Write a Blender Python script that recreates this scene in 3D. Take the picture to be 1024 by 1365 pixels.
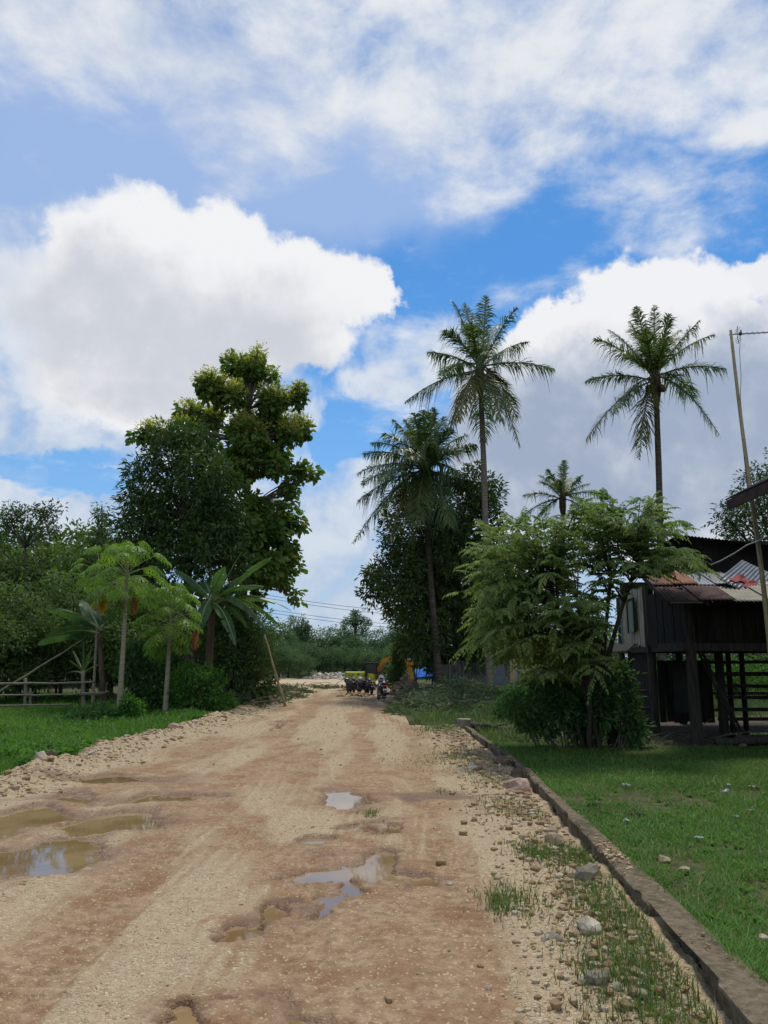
import bpy, math, random
import numpy as np
from mathutils import Vector, Matrix

for _o in list(bpy.data.objects):
    bpy.data.objects.remove(_o)
SC = bpy.context.scene
COL = SC.collection
R = math.radians

# ------------------------------------------------------------------ camera
CAM_H = 1.55          # eye height
FPX = 1026.0          # focal length in pixels of the 1024x1365 photograph
PITCH = math.atan((880 - 682.5) / FPX)
cam = bpy.data.cameras.new('camera')
cam.sensor_fit = 'VERTICAL'
cam.sensor_height = 36.0
cam.lens = 36.0 * FPX / 1365.0
cam.clip_start = 0.1
cam.clip_end = 4000
camo = bpy.data.objects.new('camera', cam)
COL.objects.link(camo)
camo.location = (0, 0, CAM_H)
camo.rotation_euler = (R(90) + PITCH, 0, 0)
SC.camera = camo


def ray(px, py):
    a = (px - 512) / FPX
    b = (682.5 - py) / FPX
    return Vector((a, math.cos(PITCH) - b * math.sin(PITCH), math.sin(PITCH) + b * math.cos(PITCH)))


def P(px, py, Y):
    v = ray(px, py)
    t = Y / v.y
    return Vector((v.x * t, Y, CAM_H + v.z * t))


def G(px, py, z=0.0):
    v = ray(px, py)
    t = (z - CAM_H) / v.z
    return Vector((v.x * t, v.y * t, z))


# ------------------------------------------------------------------ light
SUN_DIR = Vector((0.10, 0.42, 0.90)).normalized()   # towards the sun: high, ahead of the camera
SUN_EL = math.asin(SUN_DIR.z)
SUN_AZ = math.atan2(SUN_DIR.x, SUN_DIR.y)
sl = bpy.data.lights.new('sun', 'SUN')
sl.energy = 2.9
sl.angle = R(10.0)
sl.color = (1.0, 0.94, 0.82)
slo = bpy.data.objects.new('sun', sl)
COL.objects.link(slo)
slo.rotation_euler = (-SUN_DIR).to_track_quat('-Z', 'Y').to_euler()
SC.view_settings.view_transform = 'Standard'
SC.view_settings.look = 'None'
SC.view_settings.exposure = 0.0
SC.view_settings.gamma = 1.0
SC.view_settings.use_curve_mapping = False
SC.cycles.max_bounces = 6
SC.cycles.transparent_max_bounces = 8
SC.cycles.caustics_reflective = False
SC.cycles.caustics_refractive = False


# ------------------------------------------------------------------ node helper
class Val:
    """A socket with arithmetic; every operation adds a Math node."""
    def __init__(self, t, s):
        self.t = t
        self.s = s

    def _m(self, op, *a, clamp=False):
        n = self.t.nodes.new('ShaderNodeMath')
        n.operation = op
        n.use_clamp = clamp
        for i, x in enumerate((self,) + a):
            if isinstance(x, Val):
                self.t.links.new(x.s, n.inputs[i])
            else:
                n.inputs[i].default_value = x
        return Val(self.t, n.outputs[0])

    def __add__(self, o): return self._m('ADD', o)
    __radd__ = __add__
    def __sub__(self, o): return self._m('SUBTRACT', o)
    def __rsub__(self, o): return (self * -1.0)._m('ADD', o)
    def __mul__(self, o): return self._m('MULTIPLY', o)
    __rmul__ = __mul__
    def __truediv__(self, o): return self._m('DIVIDE', o)
    def max(self, o): return self._m('MAXIMUM', o)
    def min(self, o): return self._m('MINIMUM', o)
    def smax(self, o, k): return self._m('SMOOTH_MAX', o, k)
    def clamp(self): return self._m('ADD', 0.0, clamp=True)
    def pow(self, e): return self._m('POWER', e)
    def sin(self): return self._m('SINE')
    def abs(self): return self._m('ABSOLUTE')

    def step(self, lo, hi, a=0.0, b=1.0):
        n = self.t.nodes.new('ShaderNodeMapRange')
        n.interpolation_type = 'SMOOTHSTEP'
        self.t.links.new(self.s, n.inputs['Value'])
        n.inputs['From Min'].default_value = lo
        n.inputs['From Max'].default_value = hi
        n.inputs['To Min'].default_value = a
        n.inputs['To Max'].default_value = b
        return Val(self.t, n.outputs[0])


def node(t, kind, **kw):
    n = t.nodes.new(kind)
    for k, v in kw.items():
        setattr(n, k, v)
    return n


def lk(t, a, b):
    t.links.new(a.s if isinstance(a, Val) else a, b)


def noise(t, vec, scale, detail=4.0, rough=0.55, dist=0.0, color=False, lac=2.0):
    n = node(t, 'ShaderNodeTexNoise')
    n.inputs['Scale'].default_value = scale
    n.inputs['Detail'].default_value = detail
    n.inputs['Roughness'].default_value = rough
    n.inputs['Lacunarity'].default_value = lac
    n.inputs['Distortion'].default_value = dist
    if vec is not None:
        lk(t, vec, n.inputs['Vector'])
    return n.outputs['Color'] if color else Val(t, n.outputs[0])


def combine(t, x, y, z=0.0):
    n = node(t, 'ShaderNodeCombineXYZ')
    for i, v in enumerate((x, y, z)):
        if isinstance(v, Val):
            lk(t, v, n.inputs[i])
        else:
            n.inputs[i].default_value = v
    return n.outputs[0]


def separate(t, s):
    n = node(t, 'ShaderNodeSeparateXYZ')
    lk(t, s, n.inputs[0])
    return [Val(t, o) for o in n.outputs]


def mixc(t, f, a, b, blend='MIX'):
    n = node(t, 'ShaderNodeMix', data_type='RGBA', blend_type=blend)
    if isinstance(f, Val):
        lk(t, f, n.inputs[0])
    else:
        n.inputs[0].default_value = f
    for i, v in ((6, a), (7, b)):
        if isinstance(v, (tuple, list)):
            n.inputs[i].default_value = (v[0], v[1], v[2], 1.0)
        else:
            lk(t, v, n.inputs[i])
    return n.outputs[2]


def srgb(r, g, b):
    f = lambda c: (c / 255 / 12.92) if c <= 10 else ((c / 255 + 0.055) / 1.055) ** 2.4
    return (f(r), f(g), f(b))


# ------------------------------------------------------------------ sky and clouds (world directions)
def azel(px, py):
    v = ray(px, py).normalized()
    return math.atan2(v.x, v.y), math.asin(v.z)


def build_world():
    W = bpy.data.worlds.new('World')
    SC.world = W
    W.use_nodes = True
    t = W.node_tree
    t.nodes.clear()
    out = node(t, 'ShaderNodeOutputWorld')
    bg = node(t, 'ShaderNodeBackground')
    sky = node(t, 'ShaderNodeTexSky', sky_type='NISHITA')
    sky.sun_disc = False
    sky.sun_elevation = SUN_EL
    sky.sun_rotation = SUN_AZ % (2 * math.pi)
    sky.altitude = 50
    sky.air_density = 1.0
    sky.dust_density = 0.3
    sky.ozone_density = 3.0
    bg.inputs['Strength'].default_value = 0.1
    tc = node(t, 'ShaderNodeTexCoord')
    D = tc.outputs['Generated']
    x, y, z = separate(t, D)
    az = x._m('ARCTAN2', y)
    el = z._m('ARCSINE')
    K = 1.0 / FPX
    # turbulence shared by all clouds
    big = node(t, 'ShaderNodeSeparateColor')
    lk(t, noise(t, D, 7.0, 2.0, 0.5, color=True), big.inputs[0])
    sm = node(t, 'ShaderNodeSeparateColor')
    lk(t, noise(t, D, 24.0, 7.0, 0.60, color=True), sm.inputs[0])
    b0, b1 = Val(t, big.outputs[0]) - 0.5, Val(t, big.outputs[1]) - 0.5
    s0, s1 = Val(t, sm.outputs[0]) - 0.5, Val(t, sm.outputs[1]) - 0.5
    azw = az + b0 * 0.045 + s0 * 0.070
    elw = el + b1 * 0.04 + s1 * 0.070
    azs = az + b0 * 0.16 + s0 * 0.05
    els = el + b1 * 0.12 + s1 * 0.05

    def blobs(lst, A, E, k=0.18):
        f = None
        for (px, py, rx, ry) in lst:
            a, e = azel(px, py)
            c = math.cos(e)
            dx = (A - a) * (c / (rx * K))
            dy = (E - e) * (1.0 / (ry * K))
            v = 1.0 - (dx * dx + dy * dy)
            f = v if f is None else f.smax(v, k)
        return f

    # colours of the picture are radiance; the Background strength is 0.1
    S = 10.0
    def col(r, g, b):
        q = srgb(r, g, b)
        return (q[0] * S, q[1] * S, q[2] * S)
    blue = mixc(t, 1.0, sky.outputs[0], (0.50, 1.0, 1.33), 'MULTIPLY')
    # pale air near the horizon
    c = mixc(t, el.step(0.0, 0.5, 0.75, 0.0), blue, col(150, 190, 232))
    # thin veil, upper left
    veil = blobs([(120, 190, 420, 170), (420, 230, 220, 110), (20, 300, 170, 170)], azs, els, 0.3)
    c = mixc(t, veil.step(-0.25, 0.85, 0.0, 0.80), c, col(168, 192, 232))
    # high broken layer: seen in perspective on a flat deck
    q = combine(t, x / (z + 0.12), y / (z + 0.12), 0.0)
    hn = noise(t, q, 4.5, 8.0, 0.62, 0.15)
    hb = noise(t, q, 0.9, 3.0, 0.5, 0.0)
    cov = blobs([(700, 30, 420, 110), (600, 110, 160, 110), (740, 130, 120, 90), (840, 160, 90, 36), (150, 40, 330, 90), (330, 110, 190, 90),
                 (1000, 80, 80, 60), (1010, 165, 70, 22), (950, 30, 120, 70)], az + b0 * 0.1, el + b1 * 0.1, 0.25).max(-1.0)
    wis = blobs([(780, 215, 120, 40), (840, 280, 110, 60), (985, 262, 80, 40), (890, 300, 80, 45), (740, 395, 110, 40), (560, 480, 90, 60), (530, 550, 80, 40),
                 (1000, 180, 70, 30), (310, 175, 90, 60)], az + b0 * 0.08, el + b1 * 0.08, 0.2).max(-1.0)
    behind = y.step(-0.1, 0.15, 0.35, -1.0) + (hb - 0.5)
    f = (cov * 0.50 + 0.05).smax(wis * 0.34 - 0.26, 0.1).max(behind) + (hn - 0.5) * 2.6 + (hb - 0.5) * 0.6
    ha = f.step(-0.35, 0.75, 0.0, 0.95)
    hcol = mixc(t, (hb * 0.5 + hn * 0.5).step(0.36, 0.60), col(202, 210, 224), col(236, 238, 241))
    c = mixc(t, ha, c, hcol)
    # low white haze cloud between and under the towers
    low = blobs([(60, 560, 330, 110), (10, 400, 150, 110), (200, 690, 500, 90), (430, 740, 300, 120), (560, 700, 220, 110), (380, 560, 70, 30), (600, 860, 900, 130), (620, 480, 110, 60), (520, 500, 70, 40), (800, 760, 600, 130), (60, 680, 200, 60)], azs, els, 0.25)
    ln = noise(t, D, 11.0, 6.0, 0.58, 0.3)
    lf = low * 0.5 + (ln - 0.5) * 2.0
    hole = blobs([(40, 605, 110, 26), (115, 640, 70, 14), (470, 560, 60, 45), (455, 600, 50, 40)], azs, els, 0.1).step(0.0, 0.6, 0.0, 0.8)
    la = (lf.step(-0.25, 0.55, 0.0, 0.9) - hole).clamp()
    lcol = mixc(t, ln.step(0.36, 0.66), col(186, 202, 224), col(226, 231, 238))
    lcol = mixc(t, el.step(0.02, 0.30, 0.35, 0.0), lcol, col(178, 192, 212))
    c = mixc(t, la, c, lcol)
    # cumulus towers
    bl = noise(t, D, 26.0, 5.0, 0.55, 0.2)

    def tower(lst, grey, dark, light, soft, c, gsoft=(-0.2, 0.9), gmax=1.0):
        f = blobs(lst, azw, elw, 0.05)
        a = f.step(-0.05, soft)
        g = blobs(grey, azs, els, 0.4) + (ln - 0.5) * 2.2 + s0 * 1.2 + (bl - 0.5) * 1.2
        shade = g.step(gsoft[0], gsoft[1], 0.0, gmax)
        k = mixc(t, shade, col(*light), col(*dark))
        return mixc(t, a, c, k)
    c = tower([(1008, 374, 38, 30), (1045, 392, 34, 30)], [(1040, 430, 60, 30)], (205, 212, 225), (236, 238, 242), 0.5, c)
    c = tower([(870, 425, 110, 82), (770, 470, 105, 75), (955, 482, 95, 72), (1060, 550, 120, 105), (700, 540, 110, 90), (850, 560, 260, 130),
               (730, 620, 140, 90), (960, 640, 220, 120)],
              [(780, 580, 330, 105), (930, 560, 230, 90), (880, 670, 280, 60)], (160, 174, 197), (241, 242, 245), 0.30, c, (-1.2, 1.2))
    c = tower([(195, 322, 88, 70), (130, 350, 70, 70), (302, 322, 58, 62), (448, 392, 82, 56), (375, 365, 70, 52), (500, 395, 34, 30), (280, 400, 160, 90), (230, 420, 220, 100), (125, 410, 95, 75), (390, 440, 100, 55),
               (200, 510, 160, 80)],
              [(200, 440, 210, 75), (330, 470, 120, 40), (240, 530, 130, 40)], (203, 207, 216), (242, 243, 245), 0.5, c, (-1.1, 1.2), 0.95)
    lk(t, c, bg.inputs['Color'])
    lk(t, bg.outputs[0], out.inputs['Surface'])
    W.cycles.sampling_method = 'MANUAL'
    W.cycles.sample_map_resolution = 512


build_world()


# ------------------------------------------------------------------ mesh helpers
def tag(o, label=None, cat=None, group=None, kind=None):
    if label: o['label'] = label
    if cat: o['category'] = cat
    if group: o['group'] = group
    if kind: o['kind'] = kind
    return o


def empty(name, loc, label, cat, group=None, rotz=0.0):
    o = bpy.data.objects.new(name, None)
    o.empty_display_size = 0.2
    COL.objects.link(o)
    o.location = loc
    o.rotation_euler = (0, 0, rotz)
    return tag(o, label, cat, group)


def raw_mesh(name, V, F, mi=None, smooth=False):
    """V (n,3) array; F a list of (m,k) arrays or a list of tuples"""
    me = bpy.data.meshes.new(name)
    V = np.asarray(V, dtype=np.float32)
    if len(F) and isinstance(F[0], np.ndarray):
        loops = np.concatenate([f.ravel() for f in F]).astype(np.int32)
        tot = np.concatenate([np.full(len(f), f.shape[1]) for f in F]).astype(np.int32)
    else:
        tot = np.array([len(f) for f in F], dtype=np.int32)
        loops = np.array([i for f in F for i in f], dtype=np.int32)
    st = np.concatenate([[0], np.cumsum(tot)[:-1]]).astype(np.int32) if len(tot) else tot
    me.vertices.add(len(V))
    me.vertices.foreach_set('co', V.ravel())
    me.loops.add(len(loops))
    me.loops.foreach_set('vertex_index', loops)
    me.polygons.add(len(tot))
    me.polygons.foreach_set('loop_start', st)
    me.polygons.foreach_set('loop_total', tot)
    if mi is not None:
        me.polygons.foreach_set('material_index', np.asarray(mi, dtype=np.int32))
    me.polygons.foreach_set('use_smooth', np.full(len(tot), smooth, dtype=bool))
    me.update(calc_edges=True)
    return me


def link_mesh(name, me, mats, parent=None, loc=None):
    o = bpy.data.objects.new(name, me)
    for m in (mats if isinstance(mats, (list, tuple)) else [mats]):
        me.materials.append(m)
    COL.objects.link(o)
    if parent is not None:
        o.parent = parent
    if loc is not None:
        o.location = loc
    return o


class MB:
    """collects shapes; build() links them as ONE mesh object. Coordinates are world unless the parent sits at the origin"""
    def __init__(self):
        self.V = []
        self.F = []
        self.M = []

    def add(self, vs, fs, m=0):
        b = len(self.V)
        self.V += [tuple(v) for v in vs]
        self.F += [tuple(i + b for i in f) for f in fs]
        self.M += [m] * len(fs)
        return self

    def box(self, c, s, rot=None, m=0, bev=0.0):
        hx, hy, hz = s[0] / 2, s[1] / 2, s[2] / 2
        c = Vector(c)
        M = rot if rot is not None else Matrix.Identity(3)
        if bev <= 0:
            vs = [c + M @ Vector((x, y, z)) for z in (-hz, hz) for y in (-hy, hy) for x in (-hx, hx)]
            fs = [(0, 2, 3, 1), (4, 5, 7, 6), (0, 1, 5, 4), (2, 6, 7, 3), (0, 4, 6, 2), (1, 3, 7, 5)]
            return self.add(vs, fs, m)
        bm = bmesh_box(hx, hy, hz, bev)
        return self.add([c + M @ Vector(v) for v in bm[0]], bm[1], m)

    def beam(self, a, b, w, h=None, m=0, up=(0, 0, 1)):
        """square bar from a to b"""
        a, b = Vector(a), Vector(b)
        d = (b - a)
        L = d.length
        d.normalize()
        u = Vector(up)
        if abs(d.dot(u)) > 0.95:
            u = Vector((0, 1, 0))
        s = d.cross(u).normalized()
        u = s.cross(d)
        M = Matrix((s, d, u)).transposed()
        return self.box((a + b) / 2, (w, L, h or w), M, m)

    def tube(self, pts, rad, n=8, m=0, cap=True, jit=0.0, rng=None):
        pts = [Vector(p) for p in pts]
        if not isinstance(rad, (list, tuple)):
            rad = [rad] * len(pts)
        b = len(self.V)
        ref = None
        for i, p in enumerate(pts):
            a = pts[max(i - 1, 0)]
            c = pts[min(i + 1, len(pts) - 1)]
            d = (c - a).normalized()
            if ref is None:
                ref = Vector((1, 0, 0)) if abs(d.x) < 0.8 else Vector((0, 1, 0))
            s = (ref - d * ref.dot(d)).normalized()
            ref = s
            u = d.cross(s)
            for k in range(n):
                an = 2 * math.pi * k / n
                r = rad[i] * (1 + (rng.uniform(-jit, jit) if rng else 0))
                self.V.append(tuple(p + s * math.cos(an) * r + u * math.sin(an) * r))
        for i in range(len(pts) - 1):
            for k in range(n):
                k2 = (k + 1) % n
                self.F.append((b + i * n + k, b + i * n + k2, b + (i + 1) * n + k2, b + (i + 1) * n + k))
                self.M.append(m)
        if cap:
            self.F.append(tuple(b + k for k in range(n - 1, -1, -1)))
            self.F.append(tuple(b + (len(pts) - 1) * n + k for k in range(n)))
            self.M += [m, m]
        return self

    def prism(self, outline, origin, ax, ay, depth, m=0):
        """outline in 2D, extruded along ax x ay by depth (centred)"""
        ax, ay, o = Vector(ax).normalized(), Vector(ay).normalized(), Vector(origin)
        nz = ax.cross(ay)
        n = len(outline)
        vs = [o + ax * x + ay * y - nz * depth / 2 for x, y in outline] + [o + ax * x + ay * y + nz * depth / 2 for x, y in outline]
        fs = [tuple(range(n - 1, -1, -1)), tuple(range(n, 2 * n))] + [(i, (i + 1) % n, n + (i + 1) % n, n + i) for i in range(n)]
        return self.add(vs, fs, m)

    def sphere(self, c, r, seg=10, rings=6, sc=(1, 1, 1), m=0, zmin=-1.0):
        vs, fs = [], []
        c = Vector(c)
        for i in range(rings + 1):
            th = math.pi * i / rings
            zz = max(math.cos(th), zmin)
            for k in range(seg):
                an = 2 * math.pi * k / seg
                vs.append(c + Vector((math.sin(th) * math.cos(an) * r * sc[0], math.sin(th) * math.sin(an) * r * sc[1], zz * r * sc[2])))
        for i in range(rings):
            for k in range(seg):
                k2 = (k + 1) % seg
                fs.append((i * seg + k, (i + 1) * seg + k, (i + 1) * seg + k2, i * seg + k2))
        return self.add(vs, fs, m)

    def torus(self, c, R_, r, axis=(1, 0, 0), n=20, k=8, m=0):
        ax = Vector(axis).normalized()
        u = Vector((0, 0, 1)) if abs(ax.z) < 0.9 else Vector((1, 0, 0))
        s = ax.cross(u).normalized()
        u = s.cross(ax)
        vs, fs = [], []
        for i in range(n):
            a = 2 * math.pi * i / n
            d = s * math.cos(a) + u * math.sin(a)
            for j in range(k):
                b = 2 * math.pi * j / k
                vs.append(Vector(c) + d * (R_ + r * math.cos(b)) + ax * r * math.sin(b))
        for i in range(n):
            for j in range(k):
                fs.append((i * k + j, ((i + 1) % n) * k + j, ((i + 1) % n) * k + (j + 1) % k, i * k + (j + 1) % k))
        return self.add(vs, fs, m)

    def build(self, name, mats, parent=None, smooth=False, base=None):
        V = np.array(self.V, dtype=np.float32).reshape(-1, 3)
        loc = None
        if parent is not None:
            V = V - np.array(parent.matrix_basis.translation if parent.parent is None else wloc(parent), dtype=np.float32)
        elif base is not None:
            V = V - np.array(base, dtype=np.float32)
            loc = base
        me = raw_mesh(name, V, self.F, self.M, smooth)
        return link_mesh(name, me, mats, parent, loc)


def wloc(o):
    v = Vector((0, 0, 0))
    while o is not None:
        v = v + Vector(o.location)
        o = o.parent
    return v


def bmesh_box(hx, hy, hz, b):
    """a box with one chamfer ring"""
    import bmesh
    bm = bmesh.new()
    bmesh.ops.create_cube(bm, size=1.0)
    for v in bm.verts:
        v.co = Vector((v.co.x * 2 * hx, v.co.y * 2 * hy, v.co.z * 2 * hz))
    bmesh.ops.bevel(bm, geom=list(bm.edges), offset=b, segments=2, profile=0.6, affect='EDGES')
    bm.verts.index_update()
    r = ([tuple(v.co) for v in bm.verts], [tuple(v.index for v in f.verts) for f in bm.faces])
    bm.free()
    return r


class Leaves:
    """numpy leaf collector; one material slot index per batch"""
    def __init__(self):
        self.V = []
        self.F = []
        self.M = []
        self.n = 0

    def raw(self, V, F, m=0):
        self.V.append(V.reshape(-1, 3))
        self.F.append(F + self.n)
        self.M.append(np.full(len(F), m))
        self.n += V.reshape(-1, 3).shape[0]

    def rhombs(self, p, a, s, L, W, fold=0.15, bend=0.15, wpos=0.45, m=0):
        """one folded quad per leaf. p base, a axis, s side (unit), L length, W width (arrays)"""
        L = np.broadcast_to(L, (len(p),))[:, None]
        W = np.broadcast_to(W, (len(p),))[:, None]
        nrm = np.cross(s, a)
        v0 = p
        v1 = p + a * L * wpos + s * W / 2 + nrm * W * fold
        v2 = p + a * L - nrm * L * bend
        v3 = p + a * L * wpos - s * W / 2 + nrm * W * fold
        V = np.stack([v0, v1, v2, v3], 1)
        F = np.arange(len(p) * 4).reshape(-1, 4)
        self.raw(V, F, m)

    def hexes(self, p, a, s, L, W, fold=0.12, bend=0.2, m=0):
        """leaf of two quads sharing the midrib"""
        L = np.broadcast_to(L, (len(p),))[:, None]
        W = np.broadcast_to(W, (len(p),))[:, None]
        nrm = np.cross(s, a)
        tip = p + a * L - nrm * L * bend
        mid1 = p + a * L * 0.28
        mid2 = p + a * L * 0.68 - nrm * L * bend * 0.4
        V = np.stack([p, mid1 + s * W * 0.46 + nrm * W * fold, mid2 + s * W * 0.40 + nrm * W * fold, tip,
                      mid2 - s * W * 0.40 + nrm * W * fold, mid1 - s * W * 0.46 + nrm * W * fold], 1)
        b = np.arange(len(p))[:, None] * 6
        F = np.concatenate([b + np.array([[0, 1, 2, 3]]), b + np.array([[0, 3, 4, 5]])], 0)
        self.raw(V, F, m)

    def build(self, name, mats, parent=None, extra=None, base=None):
        V = np.concatenate(self.V) if self.V else np.zeros((0, 3))
        F = list(self.F)
        M = list(self.M)
        if extra is not None and len(extra.V):
            n = len(V)
            V = np.concatenate([V, np.array(extra.V)])
            for f, m in zip(extra.F, extra.M):
                F.append(np.array([[i + n for i in f]]))
                M.append(np.array([m]))
        loc = None
        if parent is not None:
            V = V - np.array(wloc(parent))
        elif base is not None:
            V = V - np.array(base)
            loc = base
        me = raw_mesh(name, V, F, np.concatenate(M), False)
        return link_mesh(name, me, mats, parent, loc)


def unit(a):
    return a / np.maximum(np.linalg.norm(a, axis=-1, keepdims=True), 1e-9)


def rand_dir(rng, n):
    return unit(rng.normal(size=(n, 3)))


UPV = np.array([0, 0, 1.0])


def side_of(a, rng, tilt=0.5):
    """side vectors so that leaf faces look roughly up"""
    u = UPV + rng.normal(size=a.shape) * tilt
    return unit(np.cross(a, u))


def crown_samples(lobes, n, rng, shell=0.5):
    """lobes: (center, (rx,ry,rz)); n clump centres spread over the outer part of the lobes"""
    C = np.array([c for c, r in lobes])
    Rr = np.array([r for c, r in lobes])
    w = Rr[:, 0] * Rr[:, 2]
    k = rng.choice(len(lobes), n, p=w / w.sum())
    d = rand_dir(rng, n)
    q = shell + (1 - shell) * rng.random((n, 1)) ** 0.7
    return C[k] + d * Rr[k] * q, d


def leaf_cloud(LV, cen, out, per, cr, L, W, rng, droop=0.3, tilt=0.5, hexa=False, m=0, spread=0.9, bend=0.15):
    n = len(cen) * per
    c = np.repeat(cen, per, 0)
    o = np.repeat(out, per, 0)
    off = rand_dir(rng, n)
    p = c + off * cr * rng.random((n, 1)) ** 0.5
    a = unit(o * 0.35 + off * spread + rng.normal(size=(n, 3)) * 0.25 + UPV * -droop)
    s = side_of(a, rng, tilt)
    k = rng.uniform(0.7, 1.25, n)
    (LV.hexes if hexa else LV.rhombs)(p, a, s, L * k, W * k, m=m, bend=bend)


def curve(p0, p1, p2, n):
    p0, p1, p2 = Vector(p0), Vector(p1), Vector(p2)
    return [p0 * (1 - t) ** 2 + p1 * 2 * t * (1 - t) + p2 * t * t for t in [i / (n - 1) for i in range(n)]]


def vnoise(x, y, f, seed=0):
    """smooth value noise in 0..1"""
    x = np.asarray(x, dtype=np.float64) * f
    y = np.asarray(y, dtype=np.float64) * f
    xi, yi = np.floor(x).astype(np.int64), np.floor(y).astype(np.int64)
    fx, fy = x - xi, y - yi
    fx, fy = fx * fx * (3 - 2 * fx), fy * fy * (3 - 2 * fy)

    def h(a, b):
        v = (a * 374761393 + b * 668265263 + seed * 2147483647) & 0xFFFFFFFF
        v = ((v ^ (v >> 13)) * 1274126177) & 0xFFFFFFFF
        v = ((v ^ (v >> 16)) * 2246822519) & 0xFFFFFFFF
        return ((v ^ (v >> 15)) & 0xFFFF) / 65535.0
    return (h(xi, yi) * (1 - fx) + h(xi + 1, yi) * fx) * (1 - fy) + (h(xi, yi + 1) * (1 - fx) + h(xi + 1, yi + 1) * fx) * fy


def fbm(x, y, f, oc=4, seed=0, g=0.5):
    s, a, t = 0, 1.0, 0
    for i in range(oc):
        s = s + a * vnoise(x, y, f * 2 ** i, seed + i * 17)
        t += a
        a *= g
    return s / t


def sstep(x, a, b):
    t = np.clip((x - a) / (b - a), 0, 1)
    return t * t * (3 - 2 * t)


# ------------------------------------------------------------------ materials
def new_mat(name):
    m = bpy.data.materials.new(name)
    m.use_nodes = True
    t = m.node_tree
    t.nodes.clear()
    out = node(t, 'ShaderNodeOutputMaterial')
    return m, t, out


def principled(t, out, color, rough=0.7, metal=0.0, spec=0.5, normal=None):
    b = node(t, 'ShaderNodeBsdfPrincipled')
    if isinstance(color, (tuple, list)):
        b.inputs['Base Color'].default_value = (*color[:3], 1)
    else:
        lk(t, color, b.inputs['Base Color'])
    if isinstance(rough, Val):
        lk(t, rough, b.inputs['Roughness'])
    else:
        b.inputs['Roughness'].default_value = rough
    b.inputs['Metallic'].default_value = metal
    b.inputs['Specular IOR Level'].default_value = spec
    if normal is not None:
        lk(t, normal, b.inputs['Normal'])
    lk(t, b.outputs[0], out.inputs['Surface'])
    return b


def bump(t, h, dist=0.02, strength=0.6):
    n = node(t, 'ShaderNodeBump')
    n.inputs['Strength'].default_value = strength
    n.inputs['Distance'].default_value = dist
    lk(t, h, n.inputs['Height'])
    return n.outputs[0]


def objco(t):
    return node(t, 'ShaderNodeTexCoord').outputs['Object']


def leaf_mat(name, c1, c2, trans=0.28, rough=0.5, c3=None, patch=0.6, spec=0.35):
    """leaf colours differ from leaf to leaf and from branch to branch"""
    m, t, out = new_mat(name)
    gain = 2.1 if max(c2) < 0.13 else 1.5 if max(c2) < 0.25 else 1.0
    c1, c2 = [tuple(min(v * gain * k, .8) for v, k in zip(c, (1.02, 1.07, 1.10) if gain > 1 else (1, 1, 1))) for c in (c1, c2)]
    g = node(t, 'ShaderNodeNewGeometry')
    rnd = Val(t, g.outputs['Random Per Island'])
    nz = noise(t, objco(t), patch, 2.0)
    c = mixc(t, (rnd * 0.55 + nz.step(0.35, 0.65) * 0.45).clamp(), c1, c2)
    if c3 is not None:
        c = mixc(t, rnd.step(0.90, 0.97), c, c3)
    b = node(t, 'ShaderNodeBsdfPrincipled')
    lk(t, c, b.inputs['Base Color'])
    b.inputs['Roughness'].default_value = rough
    b.inputs['Specular IOR Level'].default_value = spec * 0.6
    tr = node(t, 'ShaderNodeBsdfTranslucent')
    lk(t, mixc(t, 1.0, c, (1.25, 1.35, 0.6), 'MULTIPLY'), tr.inputs['Color'])
    mx = node(t, 'ShaderNodeMixShader')
    mx.inputs[0].default_value = min(trans * 1.35, 0.5)
    lk(t, b.outputs[0], mx.inputs[1])
    lk(t, tr.outputs[0], mx.inputs[2])
    lk(t, mx.outputs[0], out.inputs['Surface'])
    return m


def rough_mat(name, c1, c2, scale=6.0, rough=0.85, bmp=0.01, stretch=(1, 1, 1), detail=6.0, metal=0.0, c3=None, spec=0.3):
    m, t, out = new_mat(name)
    mp = node(t, 'ShaderNodeMapping')
    mp.inputs['Scale'].default_value = stretch
    lk(t, objco(t), mp.inputs['Vector'])
    n = noise(t, mp.outputs[0], scale, detail, 0.62)
    c = mixc(t, n.step(0.32, 0.68), c1, c2)
    if c3 is not None:
        n2 = noise(t, mp.outputs[0], scale * 0.35, 4.0, 0.6)
        c = mixc(t, n2.step(0.52, 0.66), c, c3)
    principled(t, out, c, rough, metal, spec, bump(t, n, bmp, 0.7) if bmp else None)
    return m


M = {}
M['leaf_teak'] = leaf_mat('leaf_teak', (0.030, 0.056, 0.014), (0.080, 0.120, 0.028), 0.30, 0.55, (0.18, 0.17, 0.05))
M['teak_flower'] = leaf_mat('teak_flower', (0.30, 0.27, 0.10), (0.24, 0.24, 0.07), 0.35, 0.8)
M['leaf_mango'] = leaf_mat('leaf_mango', (0.018, 0.034, 0.010), (0.045, 0.072, 0.020), 0.15, 0.42, spec=0.45)
M['leaf_dark'] = leaf_mat('leaf_dark', (0.018, 0.034, 0.012), (0.055, 0.076, 0.024), 0.15, 0.5)
M['leaf_light'] = leaf_mat('leaf_light', (0.078, 0.118, 0.034), (0.150, 0.190, 0.066), 0.32, 0.55, patch=1.2)
M['leaf_back'] = leaf_mat('leaf_back', (0.022, 0.040, 0.013), (0.068, 0.096, 0.030), 0.22, 0.6, patch=0.5)
M['leaf_back_warm'] = leaf_mat('leaf_back_warm', (0.030, 0.055, 0.018), (0.085, 0.115, 0.036), 0.22, 0.6, patch=0.5)
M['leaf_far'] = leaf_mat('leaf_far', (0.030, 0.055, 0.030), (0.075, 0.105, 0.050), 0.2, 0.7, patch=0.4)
M['leaf_bush'] = leaf_mat('leaf_bush', (0.030, 0.085, 0.016), (0.085, 0.165, 0.032), 0.3, 0.55, patch=1.5)
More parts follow.
